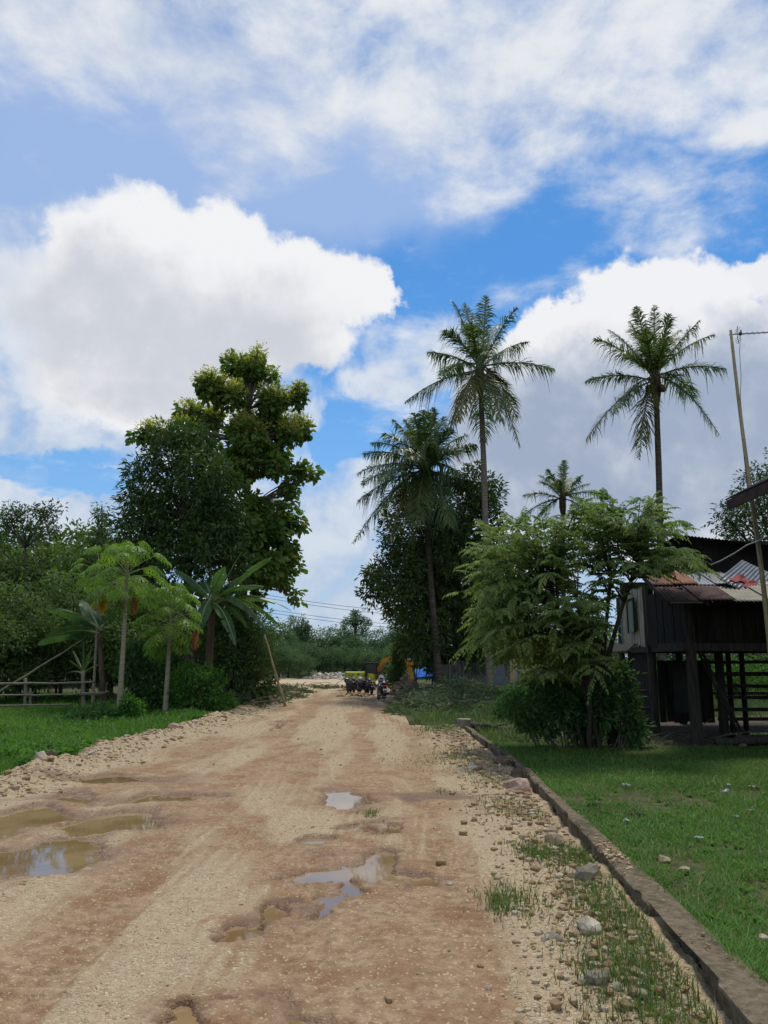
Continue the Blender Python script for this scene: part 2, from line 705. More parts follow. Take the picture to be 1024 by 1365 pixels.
M['leaf_bush_dark'] = leaf_mat('leaf_bush_dark', (0.016, 0.042, 0.014), (0.050, 0.095, 0.028), 0.25, 0.55, patch=1.5)
M['leaf_papaya'] = leaf_mat('leaf_papaya', (0.070, 0.125, 0.020), (0.150, 0.225, 0.038), 0.35, 0.5, patch=1.0)
M['leaf_papaya_dry'] = leaf_mat('leaf_papaya_dry', (0.42, 0.26, 0.03), (0.50, 0.34, 0.05), 0.3, 0.7)
M['leaf_papaya_brown'] = leaf_mat('leaf_papaya_brown', (0.20, 0.085, 0.03), (0.30, 0.14, 0.045), 0.2, 0.8)
M['leaf_papaya_pale'] = leaf_mat('leaf_papaya_pale', (0.16, 0.20, 0.05), (0.22, 0.27, 0.07), 0.3, 0.6)
M['petiole'] = rough_mat('petiole', (0.26, 0.30, 0.12), (0.34, 0.34, 0.16), 8, 0.6, 0)
M['leaf_banana'] = leaf_mat('leaf_banana', (0.020, 0.045, 0.018), (0.045, 0.076, 0.030), 0.30, 0.40, patch=1.0, spec=0.5)
M['midrib'] = rough_mat('midrib', (0.16, 0.22, 0.09), (0.20, 0.24, 0.10), 8, 0.5, 0)
M['frond'] = leaf_mat('frond', (0.026, 0.046, 0.016), (0.070, 0.090, 0.030), 0.25, 0.42, patch=0.7, spec=0.5)
M['frond_yellow'] = leaf_mat('frond_yellow', (0.070, 0.080, 0.024), (0.15, 0.125, 0.045), 0.25, 0.5, patch=0.7)
M['rachis'] = rough_mat('rachis', (0.12, 0.11, 0.05), (0.16, 0.14, 0.06), 5, 0.6, 0)
M['coconut'] = rough_mat('coconut', (0.08, 0.05, 0.025), (0.11, 0.09, 0.03), 5, 0.6, 0)
M['bark_palm'] = rough_mat('bark_palm', (0.13, 0.11, 0.09), (0.24, 0.21, 0.17), 2.0, 0.9, 0.03, (1, 1, 9))
M['bark_brown'] = rough_mat('bark_brown', (0.055, 0.044, 0.034), (0.12, 0.10, 0.08), 2.0, 0.9, 0.03, (1, 1, 9))
M['bark_dark'] = rough_mat('bark_dark', (0.035, 0.028, 0.022), (0.085, 0.070, 0.055), 4.0, 0.95, 0.03, (2, 2, .6))
M['bark_grey'] = rough_mat('bark_grey', (0.10, 0.085, 0.065), (0.18, 0.155, 0.12), 4.0, 0.95, 0.03, (2, 2, .6))
M['bark_papaya'] = rough_mat('bark_papaya', (0.22, 0.19, 0.13), (0.33, 0.29, 0.20), 3.0, 0.85, 0.015, (1, 1, 6))
M['bark_banana'] = rough_mat('bark_banana', (0.055, 0.036, 0.022), (0.11, 0.078, 0.042), 4.0, 0.8, 0.02, (2, 2, .5))
M['bamboo'] = rough_mat('bamboo', (0.30, 0.24, 0.13), (0.42, 0.35, 0.20), 4.0, 0.6, 0.004, (1, 1, 1))
M['bamboo_grey'] = rough_mat('bamboo_grey', (0.16, 0.145, 0.105), (0.26, 0.235, 0.17), 5.0, 0.75, 0.004)


# ------------------------------------------------------------------ ground, road, water
ROAD_L = [(0, -4.95), (10, -4.95), (15, -5.0), (19, -4.75), (24, -4.6), (37, -4.6), (48, -4.7), (90, -4.7)]
WALL_C = [(1.5, 1.50, 0.14), (3.75, 1.63, 0.14), (4.4, 1.66, 0.13), (5.9, 1.74, 0.11), (6.9, 1.80, 0.09), (8.44, 1.84, 0.075), (11.0, 1.965, 0.06), (14.5, 1.92, 0.06), (18.2, 1.86, 0.065)]   # y, x, half width


def road_left(y):
    return np.interp(y, [a for a, b in ROAD_L], [b for a, b in ROAD_L]) + (fbm(y, y * 0 + 3, 0.8, 3, 5) - 0.5) * 0.5


def wall_x(y):
    return np.interp(y, [a[0] for a in WALL_C], [a[1] for a in WALL_C])


PUDDLES = []   # world centre, half sizes, depth
for (px, py, rx, ry, dep) in [(42, 1143, 66, 22, .075), (152, 1097, 52, 15, .075), (214, 1062, 52, 6, .06), (20, 1092, 62, 14, .042), (88, 1062, 50, 5, .035),
                              (140, 1038, 80, 4.5, .04), (461, 1064, 27, 11, .05), (420, 1157, 46, 12, .06), (505, 1160, 26, 15, .055), (549, 1170, 34, 10, .035),
                              (416, 1121, 26, 9, .03), (373, 967, 6, 5, .05), (500, 1102, 15, 6, .045), (442, 1192, 15, 26, .05), (340, 1236, 26, 20, .05),
                              (290, 1358, 60, 18, .05), (430, 1352, 62, 24, .06), (400, 1215, 50, 7, .02), (580, 1062, 45, 5, .015)]:
    c = G(px, py)
    hx = rx / FPX * c.y
    y0, y1 = G(px, py + ry).y, G(px, py - ry).y
    PUDDLES.append((c.x, (y0 + y1) / 2, hx, (y1 - y0) / 2, dep))
WATER_Z = -0.036


def basin(x, y):
    """deepest dip of the puddles and how wet the soil is"""
    d = np.zeros_like(x)
    wet = np.zeros_like(x)
    wx = x + (fbm(x, y, 2.2, 5, 31, .6) - 0.5) * 0.8
    wy = y + (fbm(x, y, 1.6, 5, 47, .6) - 0.5) * 1.3
    for (cx, cy, hx, hy, dep) in PUDDLES:
        r2 = ((wx - cx) / hx) ** 2 + ((wy - cy) / hy) ** 2
        d = np.maximum(d, (dep + 0.02) * np.clip(1.55 - r2 * 0.75, 0, 1) ** 1.3 * (dep > 0.02) * 0.8)
        wet = np.maximum(wet, np.exp(-np.maximum(r2 - 0.8, 0) * 0.45))
    return d, wet


def wetq(x, y):
    return basin(x, y)[1]


def road_height(x, y):
    """returns height, wetness, mud"""
    xl = road_left(y)
    h = (fbm(x, y, 0.35, 3, 3) - 0.5) * 0.07 + (fbm(x, y * 0.5, 1.6, 4, 9) - 0.5) * 0.045
    # wheel tracks run along the road
    ru = np.zeros_like(x)
    for cx, wd in ((-2.1, .28), (-0.55, .26), (-3.3, .3), (0.35, .22)):
        c = cx + (vnoise(y, y * 0, 0.22, int(abs(cx) * 100)) - 0.5) * 0.7
        ru = np.maximum(ru, np.exp(-((x - c) / wd) ** 2) * (0.35 + 0.65 * vnoise(x * 0, y, 0.5, int(abs(cx) * 77))))
    tread = np.sin(y * 46 + np.sin(x * 9) * 1.2 + x * 14)
    h = h - ru * 0.036 + ru * tread * 0.012 * sstep(vnoise(x, y, 0.9, 61), .25, .5) 
    lines = sstep(vnoise(x * .9, y * .22, 1.0, 97), .42, .62) * (1 - wetq(x, y))
    lx = x + .35 * vnoise(x * 0, y, .22, 5) + .05 * vnoise(x * 0, y, 1.1, 6)
    groove = np.clip(np.sin(lx * 41) * .7 + np.sin(lx * 67 + 1.3) * .5, -1, 1)
    h = h + groove * .0055 * lines
    h = h + (fbm(x, y, 7, 4, 77) - 0.5) * 0.034 + np.clip(fbm(x, y, 17, 2, 78) - 0.62, 0, 1) * 0.05
    bs, wet = basin(x, y)
    # crossing tyre lines by the left pools
    q = (x * 0.75 + (y - 7.5) * 0.42)
    band = np.exp(-((q + 0.95) / 0.32) ** 2) * sstep(y, 4.3, 5.2) * (1 - sstep(y, 11, 14))
    h = h + band * np.sin(q * 62) * 0.006 - band * 0.012
    tr2 = np.exp(-(((x + 0.42) / 0.42) ** 2)) * np.exp(-(((y - 9.1) / 0.9) ** 2)) + np.exp(-(((x + 0.62) / 0.35) ** 2)) * np.exp(-(((y - 6.0) / 1.1) ** 2))
    h = h + np.clip(tr2, 0, 1) * np.sin(x * 70 + y * 6) * 0.010 * (bs < 0.06)
    flat = np.clip(wet * 1.3, 0, 1)
    h = h * (1 - flat * 0.85) - bs
    # left berm of pushed rubble, right fall to the drain
    e = x - xl
    h = h + np.exp(-((e - 0.30) / 0.34) ** 2) * (0.12 + 0.10 * (fbm(x, y, 1.3, 3, 15) - 0.5) * 2) * sstep(y, 9.0, 10.5)
    h = h + np.exp(-((e - 0.30) / 0.30) ** 2) * (fbm(x, y, 6, 3, 18) - 0.5) * 0.10
    dr = wall_x(y) - x
    fall = (1 - sstep(dr, 0.15, 1.0)) * (1 - sstep(y, 17.5, 19.5))
    h = h - fall * (0.0 + 0.06 * sstep(fbm(y, y * 0 + 2, .6, 3, 88), .35, .6) * (1 - sstep(dr, .1, .5))) + fall * (fbm(x, y, 5, 3, 21) - 0.5) * 0.10
    mud = np.clip(0.30 + ru * 1.0 + band * 0.8 - groove * lines * (.10 + .30 * ru) + lines * .08 + (fbm(x * 1.6, y * 0.30, 0.9, 6, 91, .6) - 0.5) * 2.3 + wet * 0.5 + np.clip(tr2, 0, 1) * .6, 0, 1)  # mask also colours groove lines darker and the ridges between them paler
    mud = mud * (1 - np.exp(-((e - 0.5) / 0.7) ** 2) * 0.85)
    mud = mud * (1 - 0.55 * sstep(x, 0.2, 1.2) * sstep(fbm(x, y, 0.8, 3, 23), .38, .55))
    return h, wet, mud


def grid_mesh(xs_of_row, ys, zf):
    ny, nx = len(ys), xs_of_row.shape[1]
    X = xs_of_row
    Y = np.repeat(ys[:, None], nx, 1)
    r = zf(X, Y)
    Z = r[0] if isinstance(r, tuple) else r
    V = np.stack([X, Y, Z], -1).reshape(-1, 3)
    i = (np.arange(ny - 1)[:, None] * nx + np.arange(nx - 1)[None, :]).ravel()
    F = np.stack([i, i + 1, i + nx + 1, i + nx], 1)
    return V, [F], r


def road_mat():
    m, t, out = new_mat('limestone_track')
    at = lambda n: Val(t, node(t, 'ShaderNodeAttribute', attribute_name=n).outputs['Fac'])
    mud, wet = at('mud'), at('wet')
    o = objco(t)
    n1 = noise(t, o, 14.0, 6.0, 0.65)
    n2 = noise(t, o, 2.2, 4.0, 0.6)
    n3 = noise(t, o, 60.0, 3.0, 0.6)
    n4 = noise(t, o, 170.0, 2.0, 0.5)
    wv = node(t, 'ShaderNodeVectorMath', operation='ADD')
    lk(t, o, wv.inputs[0])
    sc = node(t, 'ShaderNodeVectorMath', operation='SCALE')
    lk(t, noise(t, o, 25.0, 2.0, 0.5, color=True), sc.inputs[0])
    sc.inputs['Scale'].default_value = 0.03
    lk(t, sc.outputs[0], wv.inputs[1])

    def vorn(scale):
        v = node(t, 'ShaderNodeTexVoronoi')
        v.inputs['Scale'].default_value = scale
        lk(t, wv.outputs[0], v.inputs['Vector'])
        return Val(t, v.outputs['Distance']), separate(t, v.outputs['Color'])[0]
    vd, vc = vorn(34.0)
    vd2, vc2 = vorn(85.0)
    dust = mixc(t, n1.step(0.3, 0.7), (0.325, 0.225, 0.122), (0.52, 0.40, 0.25))
    stone = mixc(t, (vc * 0.45 + vc2 * 0.55), (0.30, 0.21, 0.115), (0.58, 0.465, 0.305))
    stone = mixc(t, vc2.step(0.84, 0.92), stone, (0.62, 0.52, 0.35))
    stone = mixc(t, (n1.step(0.35, 0.62) * 0.75), stone, dust)
    soil = mixc(t, n1.step(0.3, 0.7), (0.225, 0.138, 0.074), (0.385, 0.268, 0.160))
    soil = mixc(t, n2.step(0.42, 0.65, 0.0, 0.7), soil, (0.220, 0.108, 0.048))
    mp5 = node(t, 'ShaderNodeMapping')
    mp5.inputs['Scale'].default_value = (1.5, 0.32, 1)
    lk(t, o, mp5.inputs['Vector'])
    n5 = noise(t, mp5.outputs[0], 0.75, 6.0, 0.65)
    soil = mixc(t, n3.step(0.55, 0.75, 0.0, 0.5), soil, (0.46, 0.33, 0.17))
    soil = mixc(t, vc2.step(0.93, 0.96, 0.0, 0.7), soil, (0.52, 0.41, 0.25))
    f = (mud + (n1 - 0.5) * 0.9 + (n3 - 0.5) * 0.6 + (n5 - 0.5) * 1.7).step(0.25, 0.75)
    c = mixc(t, f, stone, soil)
    w = (wet + (n1 - 0.5) * 0.6 + (n5 - 0.5) * 0.8).step(0.25, 0.95)
    c = mixc(t, w * 0.9, c, mixc(t, 1.0, c, (0.55, 0.44, 0.36), 'MULTIPLY'))
    rough = w * -0.50 + 0.92
    h = n1 * 0.5 + n3 * 0.40 + n4 * 0.15 + (1.0 - f * 0.75) * ((0.5 - vd) * 0.45 + (0.5 - vd2) * 0.45)
    principled(t, out, c, rough, 0.0, 0.35, bump(t, h, 0.022, 1.0))
    return m


def ground_mat():
    m, t, out = new_mat('meadow_ground')
    o = objco(t)
    n1 = noise(t, o, 0.5, 5.0, 0.6)
    n2 = noise(t, o, 7.0, 6.0, 0.65)
    c = mixc(t, n2.step(0.3, 0.7), (0.045, 0.055, 0.020), (0.090, 0.100, 0.036))
    c = mixc(t, n1.step(0.55, 0.72, 0.0, 0.6), c, (0.085, 0.070, 0.040))
    bare = Val(t, node(t, 'ShaderNodeAttribute', attribute_name='bare').outputs['Fac'])
    c = mixc(t, (bare + (n2 - 0.5) * 0.8).step(0.3, 0.8), c, mixc(t, n2.step(0.35, 0.65), (0.060, 0.045, 0.030), (0.12, 0.092, 0.062)))
    principled(t, out, c, 0.95, 0, 0.2, bump(t, n2, 0.05, 0.8))
    return m


def lawn_z(x, y):
    return 0.035 + (fbm(x, y, 0.5, 3, 55) - 0.5) * 0.06


def ground_height(x, y):
    """the land outside the road; under the road it drops away"""
    right = lawn_z(x, y)
    left = 0.02 + (fbm(x, y, 0.35, 3, 66) - 0.5) * 0.16
    far = 0.0
    h = np.where(x > 0, right, left)
    h = h + sstep(np.hypot(x, y), 120, 900) * 6.0 * 0
    xl = road_left(y)
    xr = np.where(y < 18.3, wall_x(y) + 0.0, 0.45 + 1.4 * np.clip((19.5 - y) / 1.2, 0, 1) + 0.35 * fbm(y, y * 0, 0.7, 2, 8))
    inside = np.clip(np.minimum(x - (xl + 0.12), xr - x), -5, 5)
    dip = sstep(inside, -0.02, 0.10) * (y < 49)
    h = h * (1 - dip) + dip * -0.6
    return h


rngG = np.random.default_rng(11)


def build_ground():
    ys = np.concatenate([np.array([-900, -300, -100, -40, -15, -6]), np.linspace(-2, 30, 215), np.geomspace(30.3, 1500, 120)])
    xs = np.concatenate([-np.geomspace(1500, 16.2, 40), np.linspace(-16, 16, 290), np.geomspace(16.2, 1500, 40)])
    X = np.repeat(xs[None, :], len(ys), 0)
    V, F, _ = grid_mesh(X, ys, ground_height)
    me = raw_mesh('ground', V, F, None, True)
    bare = sstep(V[:, 0], 4.6, 5.6) * sstep(V[:, 1], 14.0, 14.9) * (V[:, 1] < 22) * (V[:, 0] < 13) * 0.9
    shade_litter = np.exp(-((V[:, 0] - 4.0) / 1.3) ** 2 - ((V[:, 1] - 15.2) / 1.2) ** 2) * 0.7
    bare = np.maximum(np.maximum(bare, shade_litter), 0)
    a = me.attributes.new('bare', 'FLOAT', 'POINT')
    a.data.foreach_set('value', bare.astype(np.float32))
    tag(link_mesh('ground', me, ground_mat()), kind='structure')
    # the road
    ys = np.geomspace(2.6, 50, 760)
    xr = np.where(ys < 18.3, wall_x(ys) - 0.02, 0.62 + 1.3 * np.clip((19.5 - ys) / 1.2, 0, 1))
    xl = road_left(ys) - 0.12
    u = np.linspace(0, 1, 330)
    X = xl[:, None] + (xr - xl)[:, None] * u[None, :]
    V, F, r = grid_mesh(X, ys, road_height)
    me = raw_mesh('road', V, F, None, True)
    for nm, arr in (('wet', r[1]), ('mud', r[2])):
        a = me.attributes.new(nm, 'FLOAT', 'POINT')
        a.data.foreach_set('value', arr.ravel().astype(np.float32))
    rm = road_mat()
    tag(link_mesh('road', me, rm), kind='structure')
    # yellow fill beyond the end of the finished stretch
    ys = np.linspace(44.6, 66, 80)
    xs = np.linspace(-9.5, 3.0, 80)
    X = np.repeat(xs[None, :], len(ys), 0)
    V, F, _ = grid_mesh(X, ys, lambda x, y: -0.12 + 0.26 * sstep(y + (fbm(x, y, .5, 3, 4) - .5) * 2, 45, 47.5) * sstep(x, -9.5, -8.3) * (1 - sstep(y, 61, 65)) * (1 - sstep(x, -1.0, 2.5)) + (fbm(x, y, .9, 3, 14) - .5) * .12)
    me = raw_mesh('sand', V, F, None, True)
    tag(link_mesh('sand', me, rough_mat('yellow_sand', (0.40, 0.31, 0.19), (0.55, 0.44, 0.29), 3, 0.95, 0.02)), kind='structure')
    # water lying in the dips
    m, t, out = new_mat('muddy_water')
    n = noise(t, objco(t), 1.5, 3.0)
    nb = noise(t, objco(t), 9.0, 2.0)
    c = mixc(t, n.step(0.35, 0.65), (0.20, 0.125, 0.055), (0.29, 0.195, 0.10))
    b = principled(t, out, c, 0.03, 0, 0.5, bump(t, nb, 0.003, 0.06))
    b.inputs['IOR'].default_value = 1.40
    M['water'] = m


build_ground()


def merge_waters():
    """pools that overlap share one sheet, so no two water faces lie in one plane"""
    ys = np.geomspace(2.6, 26, 420)
    xl = road_left(ys) - 0.1
    u = np.linspace(0, 1, 260)
    X = xl[:, None] + (1.2 - xl)[:, None] * u[None, :]
    Y = np.repeat(ys[:, None], len(u), 1)
    b, wet = basin(X, Y)
    keep = b > 0.004
    ny, nx = X.shape
    q = keep[:-1, :-1] | keep[1:, :-1] | keep[:-1, 1:] | keep[1:, 1:]
    V = np.stack([X, Y, np.full_like(X, WATER_Z)], -1).reshape(-1, 3)
    ii = (np.arange(ny - 1)[:, None] * nx + np.arange(nx - 1)[None, :])
    # label connected pools
    lab = -np.ones(q.shape, int)
    n = 0
    for sy, sx in zip(*np.nonzero(q)):
        if lab[sy, sx] >= 0:
            continue
        st = [(sy, sx)]
        lab[sy, sx] = n
        while st:
            y, x = st.pop()
            for dy, dx in ((1, 0), (-1, 0), (0, 1), (0, -1)):
                a, c = y + dy, x + dx
                if 0 <= a < q.shape[0] and 0 <= c < q.shape[1] and q[a, c] and lab[a, c] < 0:
                    lab[a, c] = n
                    st.append((a, c))
        n += 1
    for k in range(n):
        i = ii[lab == k]
        if len(i) < 6:
            continue
        F = np.stack([i, i + 1, i + nx + 1, i + nx], 1)
        uq, inv = np.unique(F.ravel(), return_inverse=True)
        me = raw_mesh('puddle', V[uq], [inv.reshape(-1, 4)], None, True)
        tag(link_mesh('puddle', me, M['water']), kind='structure')


merge_waters()


# ------------------------------------------------------------------ drain wall and stones
def rock_vf(rng, size, flat=0.7, sub=1):
    """a broken stone: icosphere knocked out of round"""
    import bmesh
    bm = bmesh.new()
    bmesh.ops.create_icosphere(bm, subdivisions=sub, radius=1.0)
    ds = rand_dir(rng, 7)
    cut = rng.uniform(0.55, 0.9, 7)
    V = np.array([v.co[:] for v in bm.verts])
    for d, c in zip(ds, cut):
        k = V @ d
        V = V - np.maximum(k - c, 0)[:, None] * d
    V = V * (1 + rng.normal(size=(len(V), 1)) * 0.06)
    V = V * np.array([1.0, rng.uniform(0.65, 0.95), flat * rng.uniform(0.8, 1.15)])
    a = rng.uniform(0, 6.28)
    Rm = np.array([[math.cos(a), -math.sin(a), 0], [math.sin(a), math.cos(a), 0], [0, 0, 1]])
    V = (V @ Rm.T) * size
    F = np.array([[v.index for v in f.verts] for f in bm.faces])
    bm.free()
    return V, F


ROCKS = [rock_vf(np.random.default_rng(k), 1.0, 0.65, 1) for k in range(8)]


def scatter_stones(name, pts, sizes, mat, seed):
    """many stones nobody could count, as one mesh"""
    rng = np.random.default_rng(seed)
    Vs, Fs, n = [], [], 0
    k = rng.integers(0, len(ROCKS), len(pts))
    ang = rng.uniform(0, 6.28, len(pts))
    for j, (RV, RF) in enumerate(ROCKS):
        i = np.nonzero(k == j)[0]
        if not len(i):
            continue
        c, s = np.cos(ang[i])[:, None], np.sin(ang[i])[:, None]
        X = RV[None, :, 0] * c - RV[None, :, 1] * s
        Y = RV[None, :, 0] * s + RV[None, :, 1] * c
        Z = np.repeat(RV[None, :, 2], len(i), 0)
        V = np.stack([X, Y, Z], -1) * sizes[i][:, None, None] + pts[i][:, None, :]
        F = RF[None] + (np.arange(len(i)) * len(RV))[:, None, None] + n
        Vs.append(V.reshape(-1, 3))
        Fs.append(F.reshape(-1, 3))
        n += len(i) * len(RV)
    me = raw_mesh(name, np.concatenate(Vs), [np.concatenate(Fs)], None, False)
    return link_mesh(name, me, mat)


def stone_mat(name, cols, spot=(0.30, 0.20, 0.12)):
    m, t, out = new_mat(name)
    r = Val(t, node(t, 'ShaderNodeNewGeometry').outputs['Random Per Island'])
    n = noise(t, objco(t), 9.0, 6.0, 0.65)
    c = mixc(t, r, cols[0], cols[1])
    c = mixc(t, r.step(0.62, 0.70), c, cols[2])
    c = mixc(t, n.step(0.45, 0.75, 0, 0.75), c, spot)
    principled(t, out, c, 0.9, 0, 0.3, bump(t, noise(t, objco(t), 40.0, 5.0, 0.6), 0.01, 0.7))
    return m


M['gravel'] = stone_mat('gravel', [(0.30, 0.195, 0.095), (0.46, 0.34, 0.19), (0.52, 0.42, 0.27)])
M['rubble'] = stone_mat('rubble', [(0.24, 0.155, 0.08), (0.40, 0.30, 0.18), (0.46, 0.38, 0.27)], (0.24, 0.145, 0.07))
M['rock_white'] = rough_mat('rock_white', (0.32, 0.26, 0.185), (0.52, 0.46, 0.365), 5, 0.9, 0.02)
M['rock_red'] = rough_mat('rock_red', (0.24, 0.13, 0.09), (0.50, 0.40, 0.32), 4, 0.9, 0.03, c3=(0.30, 0.15, 0.10))
M['rock_grey'] = rough_mat('rock_grey', (0.15, 0.125, 0.095), (0.26, 0.225, 0.175), 5, 0.9, 0.02)
M['rock_tan'] = rough_mat('rock_tan', (0.22, 0.16, 0.10), (0.40, 0.31, 0.20), 5, 0.9, 0.02)
M['rock_brown'] = rough_mat('rock_brown', (0.09, 0.065, 0.045), (0.20, 0.15, 0.10), 5, 0.9, 0.02)


def build_wall():
    ys = np.linspace(2.2, 18.2, 330)
    cx = wall_x(ys)
    hw = np.interp(ys, [a[0] for a in WALL_C], [a[2] for a in WALL_C])
    n1 = (fbm(ys, ys * 0 + 7, 1.3, 5, 12) - 0.5) * 2.2
    top = 0.072 + (fbm(ys, ys * 0 + 1, 1.1, 3, 44) - 0.5) * 0.03
    chip = np.clip(fbm(ys, ys * 0 + 4, 3.0, 3, 33) - .52, 0, 1) * .28
    prof = []
    for j in range(9):      # left face, rough stonework, from the drain up
        f = j / 8
        z = -0.40 + f * (top - 0.015 + 0.40)
        r = (fbm(ys * 1.0, np.full_like(ys, j * 0.06), 7.0, 3, 5) - 0.5) * 0.11 * (1 - f ** 6) - (0.07 * (1 - f))
        prof.append((cx - hw + 0.02 * f - r * 1.0 + n1 * 0.05 + chip, z))
    prof.append((cx - hw + 0.022 + n1 * 0.05 + chip, top - chip * .6))
    for f in (0.25, 0.5, 0.75):
        prof.append((cx - hw + 2 * hw * f, top + 0.012 + (fbm(ys, np.full_like(ys, f * 3), 3.0, 4, 71) - 0.5) * 0.022))
    prof.append((cx + hw + n1 * 0.025, top))
    prof.append((cx + hw + 0.01 + n1 * 0.025, top - 0.02))
    prof.append((cx + hw + 0.02 + n1 * 0.025, top - 0.5))
    X = np.stack([p[0] for p in prof], 1)
    Z = np.stack([p[1] * np.ones_like(ys) for p in prof], 1)
    Y = np.repeat(ys[:, None], X.shape[1], 1)
    V = np.stack([X, Y, Z], -1).reshape(-1, 3)
    nx = X.shape[1]
    i = (np.arange(len(ys) - 1)[:, None] * nx + np.arange(nx - 1)[None]).ravel()
    F = [np.stack([i, i + 1, i + nx + 1, i + nx], 1)]
    # end caps
    e = (len(ys) - 1) * nx
    F += [np.array([list(range(nx - 1, -1, -1))]), np.array([[e + k for k in range(nx)]])]
    root = empty('drain_wall', (1.9, 11.0, 0), 'low weathered stone drain wall with mossy concrete top running along the right road edge', 'wall')
    root['kind'] = 'thing'
    V = V - np.array([1.9, 11.0, 0])
    m, t, out = new_mat('old_concrete')
    o = objco(t)
    n = noise(t, o, 3.0, 6.0, 0.65)
    n2 = noise(t, o, 22.0, 5.0, 0.65)
    c = mixc(t, n2.step(0.3, 0.7), (0.115, 0.088, 0.056), (0.225, 0.178, 0.118))
    c = mixc(t, n.step(0.48, 0.66, 0, 0.7), c, (0.050, 0.052, 0.026))
    c = mixc(t, noise(t, o, 5.0, 5.0).step(0.6, 0.7, 0, 0.55), c, (0.33, 0.265, 0.18))
    principled(t, out, c, 0.95, 0, 0.2, bump(t, n2, 0.03, 1.0))
    M['old_concrete'] = m
    me = raw_mesh('wall_body', V, F, None, False)
    link_mesh('wall_body', me, m, root)
    # stub at the far end
    mb = MB()
    rng = random.Random(3)
    c = G(617, 967, 0.0)
    mb.tube([(1.84, 18.38, -0.3), (1.84, 18.38, 0.06), (1.85, 18.39, 0.20), (1.85, 18.39, 0.225)], [0.17, 0.165, 0.16, 0.14], 10, jit=0.07, rng=rng)
    mb.build('end_post', rough_mat('post_concrete', (0.17, 0.15, 0.12), (0.27, 0.24, 0.19), 8, 0.95, 0.02), root)


build_wall()


def big_rock(px, py, wpx, mat, label, seed, flat=0.6, z=None):
    z0 = 0.0 if z is None else z
    c = G(px, py, z0)
    s = wpx / FPX * c.y / 2
    V, F = rock_vf(np.random.default_rng(seed), s, flat, 2)
    if z is None:
        q = road_height(np.array([c.x]), np.array([c.y]))[0][0]
        c.z = float(q)
    V = V + np.array([0, 0, s * flat * 0.35])
    me = raw_mesh('rock', V, [F], None, False)
    return tag(link_mesh('rock', me, mat, None, c), label, 'rock', 'loose stones along the road')


big_rock(691, 1048, 46, M['rock_red'], 'large flat pink and white rock beside the drain wall', 1, 0.5)
big_rock(786, 1170, 36, M['rock_grey'], 'rounded grey boulder at the foot of the drain wall', 2, 0.8)
big_rock(671, 1020, 24, M['rock_brown'], 'dark brown rock just beyond the large pink and white rock', 3, 0.9)
big_rock(689, 1031, 20, M['rock_brown'], 'brown rock leaning on the wall right behind the pink rock', 14, 0.9)
big_rock(741, 1124, 32, M['rock_tan'], 'tan jagged rock below the wall next to the grass tuft', 5, 0.7)
big_rock(735, 1107, 18, M['rock_tan'], 'smaller tan rock behind the jagged rock at the wall', 6, 0.8)
big_rock(632, 1027, 22, M['rock_white'], 'flat whitish rock out on the gravel before the brown rocks', 7, 0.35)
big_rock(52, 1029, 20, M['rock_white'], 'white limestone block on the left gravel berm', 8, 0.9)
big_rock(67, 1024, 15, M['rock_brown'], 'dirty brown lump right beside the white limestone block', 9, 1.1)
big_rock(121, 1012, 11, M['rock_white'], 'thin white slab lying on the left berm', 10, 0.5)
big_rock(232, 979, 17, M['rock_red'], 'rust red rock on the left berm near the second papaya', 11, 0.7)
big_rock(46, 1058, 16, M['rock_tan'], 'pale flat stone half sunk in the shallow pool', 12, 0.4)
big_rock(782, 1243, 40, M['rock_white'], 'pale rock in the drain at the bottom right', 13, 0.6)
big_rock(800, 1312, 40, M['rock_grey'], 'grey rock nearest the viewer in the drain bed', 4, 0.6)
big_rock(738, 1256, 30, M['rock_grey'], 'flat grey stone on the gravel left of the pale drain rock', 21, 0.4)


